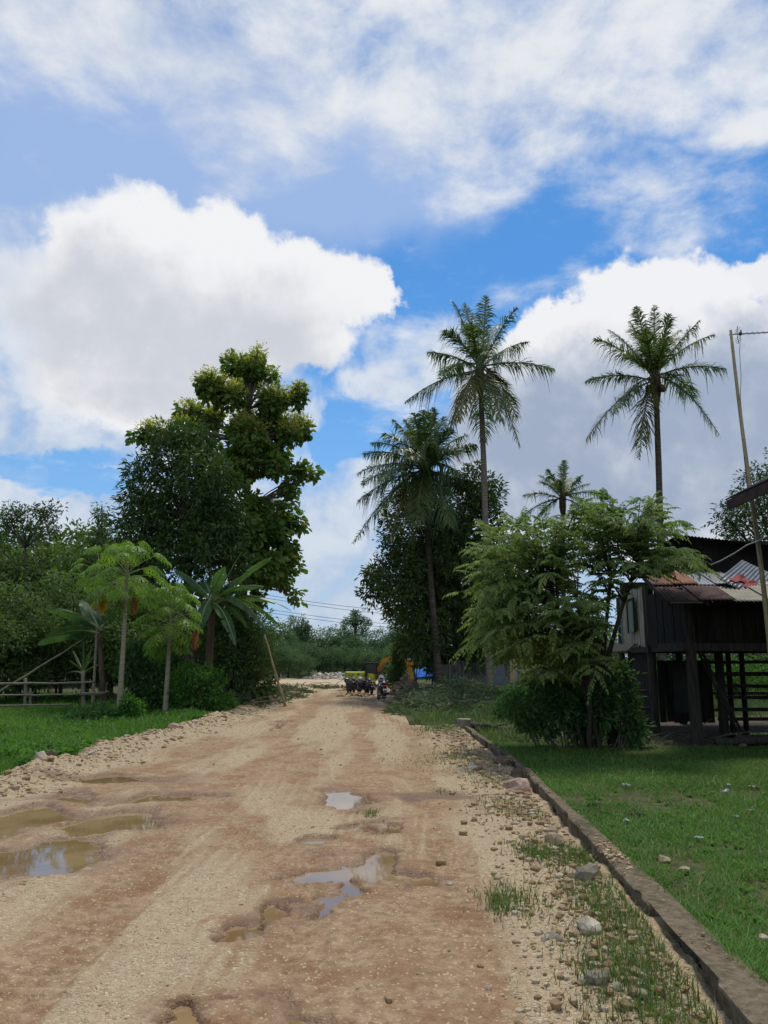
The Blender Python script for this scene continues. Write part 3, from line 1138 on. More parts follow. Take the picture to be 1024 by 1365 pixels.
def build_gravel():
    rng = np.random.default_rng(5)
    # small stones on the road, most where the limestone shows
    n = 60000
    y = 2.9 * np.exp(rng.random(n) * math.log(26 / 2.9))
    x = rng.uniform(0, 1, n) * (wall_x(y) - 0.1 - road_left(y)) + road_left(y)
    h, wet, mud = road_height(x, y)
    keep = (rng.random(n) < (0.62 - mud) * 0.55 + 0.02) & (wet < 0.75)
    x, y, h = x[keep], y[keep], h[keep]
    s = 0.0045 * np.exp(rng.normal(size=len(x)) * 0.55) * (0.75 + y * 0.045)
    s = np.minimum(s, 0.035)
    tag(scatter_stones('gravel', np.stack([x, y, h + s * 0.15], 1), s, M['gravel'], 1), 'loose limestone gravel on the road', 'gravel', kind='stuff')
    # rubble: left berm, drain edge
    P_, S_ = [], []
    n = 5200
    y = 9.3 * np.exp(rng.random(n) * math.log(40 / 9.3))
    e = 0.32 + rng.normal(size=n) * 0.33
    x = road_left(y) + e
    s = np.minimum(0.017 * np.exp(rng.normal(size=n) * 0.6), 0.085) * (0.8 + y * 0.018)
    keep = (rng.random(n) < 0.8) & (e > -0.45)
    x, y, s = x[keep], y[keep], s[keep]
    h = np.where(x > road_left(y) - 0.1, road_height(x, y)[0], ground_height(x, y))
    tag(scatter_stones('rubble', np.stack([x, y, h + s * 0.05], 1), s, M['rubble'], 2), 'pale broken limestone rubble pushed up along the left road edge', 'rubble', kind='stuff')
    n = 4200
    y = 2.9 * np.exp(rng.random(n) * math.log(19 / 2.9))
    e = np.abs(rng.normal(size=n)) * 0.38 + 0.04
    x = wall_x(y) - np.interp(y, [a[0] for a in WALL_C], [a[2] for a in WALL_C]) - e
    s = np.minimum(0.013 * np.exp(rng.normal(size=n) * 0.65), 0.05) * (0.8 + y * 0.03)
    h = road_height(x, y)[0]
    tag(scatter_stones('rubble', np.stack([x, y, h + s * 0.2], 1), s, M['rubble'], 3), 'broken stones lying in the dip along the drain wall', 'rubble', kind='stuff')
    # crumbs on the wall top
    n = 420
    y = np.where(rng.random(n) < 0.6, rng.normal(size=n) * 0.22 + 6.35, rng.uniform(3, 17, n))
    x = wall_x(y) + rng.uniform(-1, 1, n) * 0.08
    s = 0.008 * np.exp(rng.normal(size=n) * 0.5)
    tag(scatter_stones('rubble', np.stack([x, y, np.full(n, 0.088)], 1), s, M['gravel'], 4), 'pale stone crumbs scattered on the drain wall top', 'rubble', kind='stuff')


build_gravel()


# ------------------------------------------------------------------ grass
def blades(n, xy, hgt, wid, rng, zf, lean=0.5, tri=True):
    x, y = xy
    z = zf(x, y)
    h = hgt * np.exp(rng.normal(size=n) * 0.35)
    a = rng.uniform(0, 6.283, n)
    d = np.stack([np.cos(a), np.sin(a), np.zeros(n)], 1)
    s = np.stack([-np.sin(a), np.cos(a), np.zeros(n)], 1)
    p = np.stack([x, y, z - 0.01], 1)
    ln = (rng.random(n) * lean * h)[:, None]
    w = (wid * rng.uniform(0.7, 1.3, n))[:, None]
    mid = p + UPV * (h * 0.55)[:, None] + d * ln * 0.35
    tip = p + UPV * (h * 0.95)[:, None] + d * ln
    V = np.stack([p - s * w / 2, p + s * w / 2, mid + s * w * 0.36, tip, mid - s * w * 0.36], 1)
    b = np.arange(n)[:, None] * 5
    return V.reshape(-1, 3), [b + np.array([[0, 1, 2, 4]]), b + np.array([[4, 2, 3]])]


M['grass_lawn'] = leaf_mat('grass_lawn', (0.042, 0.098, 0.018), (0.092, 0.175, 0.038), 0.25, 0.6, (0.20, 0.18, 0.08), patch=0.9)
M['grass_left'] = leaf_mat('grass_left', (0.036, 0.090, 0.013), (0.085, 0.165, 0.028), 0.3, 0.6, (0.14, 0.17, 0.05), patch=0.8)
M['grass_tuft'] = leaf_mat('grass_tuft', (0.045, 0.075, 0.020), (0.10, 0.135, 0.040), 0.25, 0.6, (0.22, 0.20, 0.10), patch=1.5)
M['grass_tall'] = leaf_mat('grass_tall', (0.045, 0.075, 0.025), (0.105, 0.145, 0.055), 0.25, 0.6, (0.16, 0.15, 0.07), patch=0.8)


def grass_obj(name, parts, mat, label):
    Vs, Qs, Ts, n = [], [], [], 0
    for V, F in parts:
        Vs.append(V)
        Qs.append(F[0] + n)
        Ts.append(F[1] + n)
        n += len(V)
    me = raw_mesh(name, np.concatenate(Vs), [np.concatenate(Qs), np.concatenate(Ts)], None, False)
    return tag(link_mesh(name, me, mat), label, 'grass', kind='stuff')


def build_grass():
    rng = np.random.default_rng(8)
    parts = []
    # lawn on the right: dense close by
    n = 200000
    y = 3.4 * np.exp(rng.random(n) * math.log(15.5 / 3.4))
    x = wall_x(y) + 0.06 + rng.random(n) * (y * 0.62 + 1.4 - wall_x(y))
    hw = np.interp(y, [a[0] for a in WALL_C], [a[2] for a in WALL_C])
    x = np.maximum(x, wall_x(y) + hw + 0.01 - rng.random(n) * 0.03)
    dens = fbm(x, y, 0.9, 4, 2)
    bare = ((x > 4.6) & (y > 14.2)) | ((np.hypot((x - 4) / 1.3, (y - 15.2) / 1.2) < 1) & (rng.random(n) < 0.6))
    k = (rng.random(n) < sstep(dens, 0.22, 0.45)) & ~bare
    x, y = x[k], y[k]
    parts.append(blades(len(x), (x, y), 0.042 * (0.6 + 0.9 * fbm(x, y, 1.4, 3, 20)), 0.0035 + y * 0.00055, rng, lambda a, b: np.where(a < wall_x(b) + .1, 0.066, lawn_z(a, b)), 1.6))
    grass_obj('grass', parts, M['grass_lawn'], 'short trampled green grass of the lawn right of the drain wall')
    # rank meadow on the left
    n = 130000
    y = 8.2 * np.exp(rng.random(n) * math.log(36 / 8.2))
    x = road_left(y) + 0.12 - rng.random(n) ** 1.3 * (y * 0.55)
    d = fbm(x, y, 0.7, 4, 6)
    k = rng.random(n) < sstep(d, 0.12, 0.4)
    x, y = x[k], y[k]
    hh = 0.10 * (0.5 + 1.3 * fbm(x, y, 0.9, 3, 40))
    edge = np.clip((road_left(y) + 0.2 - x) / 0.5, 0.25, 1)
    p1 = blades(len(x), (x, y), hh * edge, 0.006 + y * 0.0006, rng, ground_height, 1.2)
    grass_obj('grass', [p1], M['grass_left'], 'lush bright green grass of the meadow left of the road')
    # tufts at the wall foot and on the road edge
    parts = []
    for (px, py, r, n, hh) in [(742, 1142, .22, 700, .055), (715, 1140, .14, 350, .05), (690, 1200, .20, 420, .05), (670, 1205, .10, 300, .05), (770, 1138, .12, 400, .06), (700, 1085, .2, 300, .04), (620, 1010, .5, 700, .04),
                               (575, 1015, .5, 400, .03), (655, 1040, .3, 350, .04), (590, 972, 0.5, 900, .06), (660, 1075, .25, 250, .04), (590, 1055, .12, 120, .03), (495, 1085, .09, 150, .035), (800, 1200, .2, 700, .06), (850, 1300, .25, 1200, .06), (880, 1350, .3, 1200, .07), (830, 1240, .2, 700, .06)]:
        c = G(px, py)
        x = c.x + rng.normal(size=n) * r * 0.6
        y = c.y + rng.normal(size=n) * r * 1.2
        x = np.minimum(x, wall_x(y) - 0.14)
        parts.append(blades(n, (x, y), hh * np.ones(n), 0.003 + y * 0.0007, rng, lambda a, b: road_height(a, b)[0], 1.3))
    grass_obj('grass', parts, M['grass_tuft'], 'sparse grass tufts growing in the gravel and drain on the right')
    # rough grass further back on the right, under the trees
    n = 60000
    y = 15.0 * np.exp(rng.random(n) * math.log(48 / 15.0))
    x = np.where(y < 18.3, wall_x(y) + 0.1, 0.75) + rng.random(n) * (y * 0.55)
    k = ~((x > 4.6) & (x < 13) & (y < 21.5)) & (rng.random(n) < sstep(fbm(x, y, 0.8, 4, 9), 0.2, 0.42))
    x, y = x[k], y[k]
    p1 = blades(len(x), (x, y), 0.16 * (0.4 + fbm(x, y, 0.8, 3, 41)), 0.006 + y * 0.0006, rng, ground_height, 1.2)
    grass_obj('grass', [p1], M['grass_tall'], 'rough dark grass under the trees right of the road')


build_grass()


# ------------------------------------------------------------------ trees
def gz(x, y):
    return float(ground_height(np.array([x]), np.array([y]))[0])


def px_lobes(lst, Y, rng, deep=0.9):
    """crown lobes given where the crown's outline stands, with real depth of their own"""
    r = []
    for q in lst:
        px, py, rx, ry = q[:4]
        yy = Y + (q[4] if len(q) > 4 else rng.uniform(-1, 1) * rx / FPX * Y * 0.6)
        c = P(px, py, yy)
        k = yy / FPX
        r.append((np.array(c), np.array([rx * k, (rx + ry) / 2 * k * deep, ry * k])))
    return r


def limbs(mb, rng, root_pts, lobes, r0, tip_r=0.02, twigs=None, per=3, m=0):
    """tapered limbs from the trunk to every lobe, with finer twigs to some clump centres"""
    pr = random.Random(int(rng.integers(1e6)))
    for c, r in lobes:
        c = Vector(c)
        zz = [p for p in root_pts if p.z < c.z - 0.15] or [root_pts[0]]
        s = min(zz, key=lambda p: (p - c).length + 0.35 * abs(p.z - (c.z - 0.8 * (c - p).length)))
        mid = (s + c) / 2 + Vector((pr.uniform(-.15, .15), pr.uniform(-.15, .15), 0.10)) * (c - s).length
        n = 7
        pts = curve(s, mid, c, n)
        ra = r0 * pr.uniform(0.35, 0.55)
        mb.tube(pts, [ra * (1 - i / (n - 1)) + tip_r * (i / (n - 1)) for i in range(n)], 6, m)
        if twigs is not None:
            d = np.linalg.norm(twigs - np.array(c), axis=1)
            for i in np.argsort(d)[:per * 4:4]:
                e = Vector(twigs[i])
                a = pts[pr.randint(3, 5)]
                mb.tube(curve(a, (a + e) / 2 + Vector((0, 0, .1)), e, 4), [tip_r * 1.1, tip_r * .8, tip_r * .6, tip_r * .35], 4, m)


def tree(name, label, base, lobes, trunk_top, r0, leafm, barkm, clumps, per, cr, L, W, seed, droop=0.3, tilt=0.5, hexa=False, shell=0.5, group=None, lean=0.0, cat='tree', twig_per=3, spread=.9):
    rng = np.random.default_rng(seed)
    root = empty(name, base, label, cat, group)
    mb = MB()
    b = Vector(base)
    t = Vector(trunk_top)
    mid = (b + t) / 2 + Vector((lean, lean * 0.4, 0))
    pts = curve(b - Vector((0, 0, .15)), mid, t, 9)
    mb.tube(pts, [r0 * (1.45 if i == 0 else 1) * (1 - 0.65 * i / 8) for i in range(9)], 9, jit=0.06, rng=random.Random(seed))
    cen, out = crown_samples(lobes, clumps, rng, shell)
    limbs(mb, rng, pts[3:], lobes, r0 * (0.36 if len(lobes) > 60 else 1.0), 0.018, cen, twig_per)
    mb.build('trunk', barkm, root, True)
    lv = Leaves()
    leaf_cloud(lv, cen, out, per, cr, L, W, rng, droop, tilt, hexa, spread=spread)
    lv.build('crown', leafm, root)
    return root, rng, cen, out


def children_of(o):
    return [c for c in bpy.data.objects if c.parent == o]


def copy_thing(o, loc, rotz=0.0, scale=1.0, label=None):
    r = o.copy()
    COL.objects.link(r)
    r.location = loc
    r.rotation_euler = (0, 0, rotz)
    r.scale = (scale,) * 3 if not isinstance(scale, tuple) else scale
    if label: r['label'] = label
    for ch in children_of(o):
        c = ch.copy()
        COL.objects.link(c)
        c.parent = r
        for g in children_of(ch):
            d = g.copy()
            COL.objects.link(d)
            d.parent = c
    return r


def build_big_trees():
    rng = np.random.default_rng(21)
    # tall teak with buff flower sprays, behind the mango
    Y = 30.0
    lob = [(335, 500, 36, 30), (318, 488, 20, 18), (352, 492, 18, 22), (298, 525, 34, 28), (262, 552, 36, 20), (206, 578, 24, 13), (375, 540, 34, 30), (395, 528, 16, 20), (397, 582, 26, 22), (340, 575, 60, 45),
           (320, 625, 62, 55), (400, 632, 20, 16), (415, 634, 10, 10), (345, 685, 48, 48), (378, 700, 26, 34), (392, 726, 14, 18), (340, 745, 50, 46), (300, 700, 55, 55), (368, 770, 32, 40), (386, 655, 10, 20), (250, 590, 40, 30)]
    big = px_lobes(lob, Y, rng)
    L = []
    for c, r in big:          # loose tufts with sky between them
        for _ in range(5 if r[0] < .7 else 9):
            d = rand_dir(rng, 1)[0]
            L.append((c + d * r * rng.uniform(.25, .95), r * rng.uniform(.30, .46)))
    b = G(322, 930)
    b = Vector((P(322, 900, Y).x, Y, gz(P(322, 900, Y).x, Y)))
    root, r2, cen, out = tree('teak_tree', 'tall broad-leaved tree with buff flower sprays at its top, tallest left of the road', b, L, P(332, 545, Y), 0.19,
                              M['leaf_teak'], M['bark_grey'], 1150, 14, 0.26, 0.25, 0.18, 3, 0.45, 0.9, True, 0.35)
    lv = Leaves()
    k = cen[:, 2] > P(0, 590, Y).z
    fc = cen[k] + np.array([0, 0, .28])
    sel = r2.random(len(fc)) < 0.55
    leaf_cloud(lv, fc[sel], out[k][sel], 90, 0.34, 0.085, 0.06, r2, -0.3, 1.0)
    fl = lv.build('flower_sprays', M['teak_flower'], root)
    # mango before it
    Y = 26.5
    lob = [(235, 605, 50, 42), (250, 585, 30, 20), (205, 640, 38, 40), (178, 668, 22, 22), (165, 690, 12, 14), (250, 680, 66, 56), (198, 705, 46, 36), (272, 640, 40, 48), (230, 740, 62, 36), (290, 745, 52, 46), (190, 745, 32, 24), (300, 690, 30, 40)]
    L = px_lobes(lob, Y, rng)
    x = P(258, 900, Y).x
    tree('mango_tree', 'dense dark green tree in front of the tall flowering tree', (x, Y, gz(x, Y)), L, P(248, 690, Y), 0.26,
         M['leaf_mango'], M['bark_dark'], 780, 26, 0.34, 0.21, 0.062, 4, 0.35, 0.6, True, 0.55)
    # dark tree right of the road
    Y = 34.8
    lob = [(600, 672, 52, 42), (650, 665, 22, 34), (632, 640, 24, 22), (560, 715, 60, 55), (642, 705, 28, 48), (535, 765, 44, 40), (508, 775, 20, 20), (492, 765, 12, 10), (495, 795, 14, 12), (515, 745, 22, 14), (612, 780, 72, 66), (562, 800, 52, 50), (642, 800, 46, 56), (600, 842, 66, 36), (560, 838, 40, 40), (548, 660, 24, 20), (670, 830, 36, 40), (600, 870, 50, 30), (640, 872, 44, 30), (575, 760, 50, 50), (600, 730, 50, 50)]
    L = px_lobes(lob, Y, rng)
    x = P(612, 900, Y).x
    tree('dark_tree', 'big dark dense tree behind the slanting coconut palm', (x, Y, gz(x, Y)), L, P(606, 720, Y), 0.30,
         M['leaf_dark'], M['bark_dark'], 1900, 26, 0.36, 0.22, 0.085, 5, 0.3, 0.9, False, 0.40)
    # tree behind the stilt house
    Y = 30.0
    lob = [(985, 690, 32, 28), (1010, 665, 30, 40), (1040, 640, 40, 40), (968, 690, 20, 16), (1060, 690, 60, 60), (1010, 720, 50, 40), (1120, 670, 70, 80)]
    L = px_lobes(lob, Y, rng)
    x = P(1040, 900, Y).x
    tree('dark_tree', 'dark tree standing behind the stilt house at the right edge', (x, Y, gz(x, Y)), L, P(1035, 760, Y), 0.22,
         M['leaf_dark'], M['bark_dark'], 420, 24, 0.36, 0.17, 0.07, 6, 0.3, 0.8)


build_big_trees()


def compound_leaf(lv, base, d, L, rng, pairs=7, ll=0.10, lw=0.042):
    """a drooping pinnate leaf"""
    n = pairs
    t = np.linspace(0.25, 1.0, n)
    d = d / np.linalg.norm(d)
    down = np.array([0, 0, -1.0])
    pts = base + d[None] * (t * L)[:, None] + down[None] * ((t ** 2) * L * rng.uniform(0.25, 0.6))[:, None]
    tang = unit(d[None] + down[None] * (t * 0.8)[:, None])
    s = np.cross(d, UPV)
    s = s / max(np.linalg.norm(s), 1e-6)
    P_, A_, S_ = [], [], []
    for sg in (-1, 1):
        a = unit(s[None] * sg * 0.8 + tang * 0.5 + down[None] * rng.uniform(0.25, 0.6) + rng.normal(size=(n, 3)) * 0.12)
        P_.append(pts)
        A_.append(a)
        S_.append(unit(np.cross(a, UPV[None] + rng.normal(size=(n, 3)) * 0.25)))
    P_.append(pts[-1:])
    A_.append(unit(tang[-1:] + down[None] * .3))
    S_.append(s[None])
    p = np.concatenate(P_)
    a = np.concatenate(A_)
    sd = np.concatenate(S_)
    sz = np.concatenate([np.sin(np.pi * (0.25 + 0.6 * t)), np.sin(np.pi * (0.25 + 0.6 * t)), [0.9]])
    lv.hexes(p, a, sd, ll * sz * rng.uniform(0.85, 1.15), lw * sz, bend=0.2)
    return pts


def build_light_tree():
    rng = np.random.default_rng(77)
    pr = random.Random(7)
    Y = 13.8
    bx = P(800, 985, Y).x
    base = Vector((bx, Y + 0.3, gz(bx, Y + .3)))
    root = empty('leafy_tree', base, 'spreading light green tree with arching feathery branches beside the stilt house', 'tree')
    mb = MB()
    lv = Leaves()
    tw = MB()
    heads = []
    for (px, py, dy, r) in [(770, 800, 0.2, .055), (735, 790, -0.4, .045), (815, 770, 0.4, .05), (850, 750, -0.1, .05), (690, 800, 0.5, .04), (790, 840, -0.7, .04)]:
        t = P(px, py, Y + dy)
        b = base + Vector((pr.uniform(-.18, .18), pr.uniform(-.15, .15), -.1))
        pts = curve(b, b * 0.55 + t * 0.45 + Vector((0, 0, .5)), t, 9)
        mb.tube(pts, [r * (1.25 - 0.8 * i / 8) for i in range(9)], 7)
        heads += pts[3:]
    lob = [(700, 745, 70, 40), (655, 800, 42, 40), (655, 850, 34, 26), (720, 715, 60, 26), (770, 700, 60, 34), (800, 675, 30, 18), (835, 690, 50, 26), (872, 672, 36, 16), (880, 700, 36, 22), (895, 745, 46, 24), (915, 748, 28, 16), (880, 752, 56, 14),
           (775, 770, 70, 50), (705, 830, 66, 40), (755, 850, 54, 40), (668, 850, 44, 34), (720, 880, 56, 26), (650, 720, 30, 22), (740, 885, 46, 20), (800, 885, 34, 28), (792, 830, 22, 36), (690, 870, 30, 20), (650, 770, 34, 24), (700, 700, 30, 16), (680, 820, 50, 30)]
    tips = []
    for (px, py, rx, ry) in lob:
        k = max(4, int(rx * ry / 105))
        for _ in range(k):
            a = pr.uniform(0, 6.283)
            q = pr.uniform(0.35, 1.0)
            tips.append(P(px + math.cos(a) * rx * q, py + math.sin(a) * ry * q, Y + pr.uniform(-1.5, 1.5)))
    cc = P(775, 830, Y)
    for t in tips:
        zz = [h for h in heads if h.z < t.z + 0.1] or heads
        s = min(zz, key=lambda p: (p - t).length + pr.uniform(0, .5))
        L = (t - s).length
        mid = (s + t) / 2 + Vector((0, 0, 0.20 * L + 0.1))
        n = max(5, int(L / 0.12))
        pts = curve(s, mid, t, n)
        mb.tube(pts, [0.014 * (1 - 0.75 * i / (n - 1)) for i in range(n)], 4)
        out = Vector((t.x - cc.x, t.y - cc.y, 0))
        out = out.normalized() if out.length > .2 else Vector((pr.uniform(-1, 1), pr.uniform(-1, 1), 0)).normalized()
        k0 = max(1, n - 9)
        for i in range(k0, n):
            tg = (pts[i] - pts[i - 1]).normalized()
            for sgn in ((-1, 1) if i < n - 1 else (0,)):
                sd = tg.cross(Vector((0, 0, 1)))
                d = tg * (0.7 if sgn else 1.0) + sd * sgn * 0.9 + Vector((pr.uniform(-.5, .5), pr.uniform(-.5, .5), pr.uniform(-.15, .55)))
                pp = compound_leaf(lv, np.array(pts[i]), np.array(d), pr.uniform(0.20, 0.42), rng, 7, 0.10 * pr.uniform(.6, 1.15), 0.042)
                tw.tube([pts[i], Vector(pp[2]), Vector(pp[-1])], [0.003, 0.0025, 0.0015], 3)
    mb.build('trunk', M['bark_dark'], root, True)
    lv.build('crown', M['leaf_light'], root)
    tw.build('leaf_stalks', M['petiole'], root)


build_light_tree()


# ------------------------------------------------------------------ coconut palms
def frond(parent, C, T, arch, rng, mat, leafl=0.75, hang=0.45, st=58, w=0.042):
    C, T = Vector(C), Vector(T)
    L = (T - C).length
    mid = (C + T) / 2 + Vector((0, 0, arch * L))
    pts = curve(C, mid, T, st)
    A = np.array([p[:] for p in pts])
    tg = unit(np.gradient(A, axis=0))
    s = np.cross(tg, UPV)
    bad = np.linalg.norm(s, axis=1) < 0.25
    s[bad] = np.array([tg[0][1] + .3, -tg[0][0] + .2, 0.1])
    s = unit(s)
    lv = Leaves()
    u = np.linspace(0, 1, st)
    i0 = int(st * 0.16)
    drop = rng.choice([.04, .08, .15, .30])
    wob = [np.interp(u, np.linspace(0, 1, 9), rng.normal(size=9)) for _ in range(4)]
    for sg in (-1, 1):
        for rep in range(2):
            q = A[i0:] + (tg[i0:] * (L / st / 2) if rep else 0)
            n = len(q)
            prof = np.clip(np.sin(np.pi * np.clip(0.13 + 0.84 * (u[i0:] - u[i0]) / (1 - u[i0]), 0, 1)) ** 0.7, .12, 1)
            ll = leafl * prof * rng.uniform(0.6, 1.15, n) * np.where(rng.random(n) < drop, .25, 1)
            a = unit(s[i0:] * sg * (0.75 + wob[0][i0:, None] * .18) + tg[i0:] * (0.65 + wob[1][i0:, None] * .25) + UPV * wob[2][i0:, None] * .14 + rng.normal(size=(n, 3)) * 0.16 + UPV * 0.08)
            nrm = unit(np.cross(s[i0:], tg[i0:]))
            hg = np.clip(hang * np.exp(rng.normal(size=n) * .45 + wob[3][i0:] * .35), .05, 1.6)[:, None]
            m1 = q + a * (ll * 0.5)[:, None] - UPV * (ll[:, None] * hg * 0.18)
            tip = q + a * (ll * 0.86)[:, None] - UPV * (ll[:, None] * hg * 0.85)
            ws = unit(np.cross(a, nrm)) * (w / 2)
            V = np.stack([q - ws * .6, q + ws * .6, m1 + ws, tip + ws * .15, tip - ws * .15, m1 - ws], 1)
            b = np.arange(n)[:, None] * 6
            lv.raw(V, np.concatenate([b + np.array([[0, 1, 2, 5]]), b + np.array([[5, 2, 3, 4]])]))
    ex = MB()
    ex.tube(pts, [0.045 * (1 - 0.85 * k / (st - 1)) + .004 for k in range(st)], 5, m=1)
    lv.build('frond', [mat, M['rachis']], parent, extra=ex)


def palm(label, Y, base_px, crown_px, r, fronds, seed, sc=1.0, extra_back=4, coconuts=7, leafl=0.8, hang=.5, lean=(0, 0), bark='bark_palm'):
    rng = np.random.default_rng(seed)
    pr = random.Random(seed)
    C = P(crown_px[0], crown_px[1], Y)
    bx = P(base_px, 900, Y).x
    b = Vector((bx, Y, gz(bx, Y)))
    root = empty('coconut_palm', b, label, 'palm tree', 'coconut palms')
    mb = MB()
    n = 26
    pts = curve(b - Vector((0, 0, .1)), (b + C) / 2 + Vector((lean[0], lean[1], 0)), C, n)
    mb.tube(pts, [r * (1.5 if i == 0 else 1.15 if i == 1 else 1.0) * (1 - 0.28 * i / (n - 1)) for i in range(n)], 10, jit=0.05, rng=pr)
    mb.build('trunk', M[bark], root, True)
    # crown base: sheath fibres
    sh = MB()
    sh.tube([C - Vector((0, 0, .9)), C - Vector((0, 0, .4)), C + Vector((0, 0, .2)), C + Vector((0, 0, .9))], [r * .75, r * 1.35, r * 1.3, r * .35], 9, jit=.15, rng=pr)
    sh.build('leaf_sheath', M['bark_dark'], root, True)
    for i, (px, py, dy, arch) in enumerate(fronds):
        T = P(px, py, Y + dy)
        low = py > crown_px[1] + 30
        frond(root, C + Vector((pr.uniform(-.1, .1), pr.uniform(-.1, .1), pr.uniform(.05, .35))), T, arch, rng,
              M['frond_yellow'] if (low and pr.random() < .45) else M['frond'], leafl * pr.uniform(.9, 1.1), hang)
    for k in range(coconuts):
        a = pr.uniform(0, 6.28)
        c = C + Vector((math.cos(a) * r * 2.0, math.sin(a) * r * 2.0, pr.uniform(-.55, -.15)))
        nb = MB()
        nb.sphere(c, 0.125 * sc, 10, 7, (1, 1, 1.2))
        nb.build('coconut', M['coconut'], root, True)
    return root


palm('tallest coconut palm, slender pale trunk, crown highest above the road', 31.5, 652, (640, 498), 0.15,
     [(541, 535, -.6, .17), (572, 470, .8, .16), (594, 440, -.8, .22), (604, 402, .6, .14), (648, 396, .3, .02), (688, 410, -.7, .10), (702, 456, 1.2, .16), (738, 492, -.4, .16),
      (692, 592, -.8, .30), (688, 555, 1.0, .34), (598, 578, -1.2, .30), (612, 560, -2.2, .3), (628, 430, -2.0, .1), (664, 432, 2.6, .1), (668, 560, -2.0, .32), (590, 500, 2.8, .2), (645, 590, 2.2, .3), (620, 405, 1.8, .08), (655, 470, -2.8, .2)], 1, leafl=0.95, hang=.6, lean=(.1, 0))
palm('leafy coconut palm with a wide crown low in front of the dark tree', 33.5, 588, (567, 630), 0.165,
     [(478, 630, -1.0, .20), (472, 722, -1.2, .20), (486, 605, 1.2, .22), (512, 578, -.8, .22), (540, 560, 1.0, .16), (552, 552, -1.0, .10), (578, 545, .2, .03), (600, 572, -1.3, .12), (634, 592, -.8, .22), (612, 632, -1.8, .24),
      (500, 690, 1.4, .24), (520, 720, -1.6, .3), (528, 600, -2.4, .2), (560, 580, 2.4, .1), (590, 600, 2.2, .2), (555, 700, -2.4, .3), (545, 610, -2.9, .2), (478, 668, 0.4, .2), (575, 590, -2.2, .15), (600, 700, -2.0, .3), (496, 590, .8, .2), (525, 560, .4, .18), (564, 548, -1.2, .06), (592, 556, .9, .1), (622, 580, 1.2, .18), (625, 655, 1.2, .22), (482, 645, 1.2, .2), (506, 640, -2.4, .22), (540, 575, 2.0, .15), (612, 600, -2.2, .2), (548, 720, -1.0, .3)], 2, leafl=1.05, hang=.55, coconuts=4, lean=(-.2, 0), bark='bark_brown')
palm('coconut palm with brown trunk and heavy crown at the right, above the roofs', 32, 880, (874, 510), 0.165,
     [(793, 452, -.6, .16), (782, 508, .8, .20), (782, 585, -.8, .22), (852, 610, -.9, .26), (958, 578, -1.0, .30), (966, 492, -.2, .20), (952, 446, .8, .14), (932, 428, -.6, .08), (848, 410, -.5, .05), (872, 408, 1.2, .02), (892, 420, -.9, .05),
      (812, 440, 1.6, .16), (820, 550, -1.6, .25), (830, 470, -2.0, .2), (905, 440, 2.2, .1), (860, 440, -2.2, .12), (925, 530, 2.4, .3), (890, 450, -2.4, .12), (840, 430, 1.0, .1)], 3, leafl=0.95, hang=.55, coconuts=9, lean=(.15, 0), bark='bark_brown')
palm('small distant coconut palm just above the light green tree', 46, 752, (750, 668), 0.17,
     [(698, 660, -.6, .18), (712, 694, .6, .22), (682, 702, -.8, .2), (730, 626, -.5, .1), (752, 614, .6, .02), (776, 634, -.5, .12), (814, 662, .5, .2), (808, 690, -1.0, .25), (720, 634, .9, .15), (790, 690, -.8, .22), (742, 640, 2, .1), (765, 650, -2, .15), (760, 636, 1.5, .08), (722, 642, 1, .18), (785, 645, 1.2, .16), (745, 640, -2.2, .12)], 4, leafl=0.8, hang=.4, coconuts=0)


# ------------------------------------------------------------------ papaya
def palmate(lv, c, axis, nrm, Rr, rng, m=0, curl=0.35):
    """deeply cut papaya blade: nine fingers, each with side points"""
    s = np.cross(nrm, axis)
    s /= np.linalg.norm(s)
    P_, A_, S_, L_, W_ = [], [], [], [], []
    for k in range(9):
        an = -2.35 + 4.7 * k / 8
        d = axis * math.cos(an) + s * math.sin(an) - nrm * curl
        d /= np.linalg.norm(d)
        l = Rr * (0.72 + 0.28 * math.cos(an))
        P_.append(c); A_.append(d); L_.append(l); W_.append(l * .17)
        sd = np.cross(d, nrm)
        for f, sg in ((.42, 1), (.42, -1), (.66, 1), (.66, -1)):
            a = d * .75 + sd * sg * .65 - nrm * 0.15 + rng.normal(size=3) * .08
            P_.append(c + d * l * f); A_.append(a / np.linalg.norm(a)); L_.append(l * .50 * (1.15 - f * .5)); W_.append(l * .10)
    P_ = np.array(P_); A_ = np.array(A_)
    S_ = unit(np.cross(A_, nrm[None] + rng.normal(size=A_.shape) * .12))
    lv.rhombs(P_, A_, S_, np.array(L_), np.array(W_), bend=0.18, m=m)


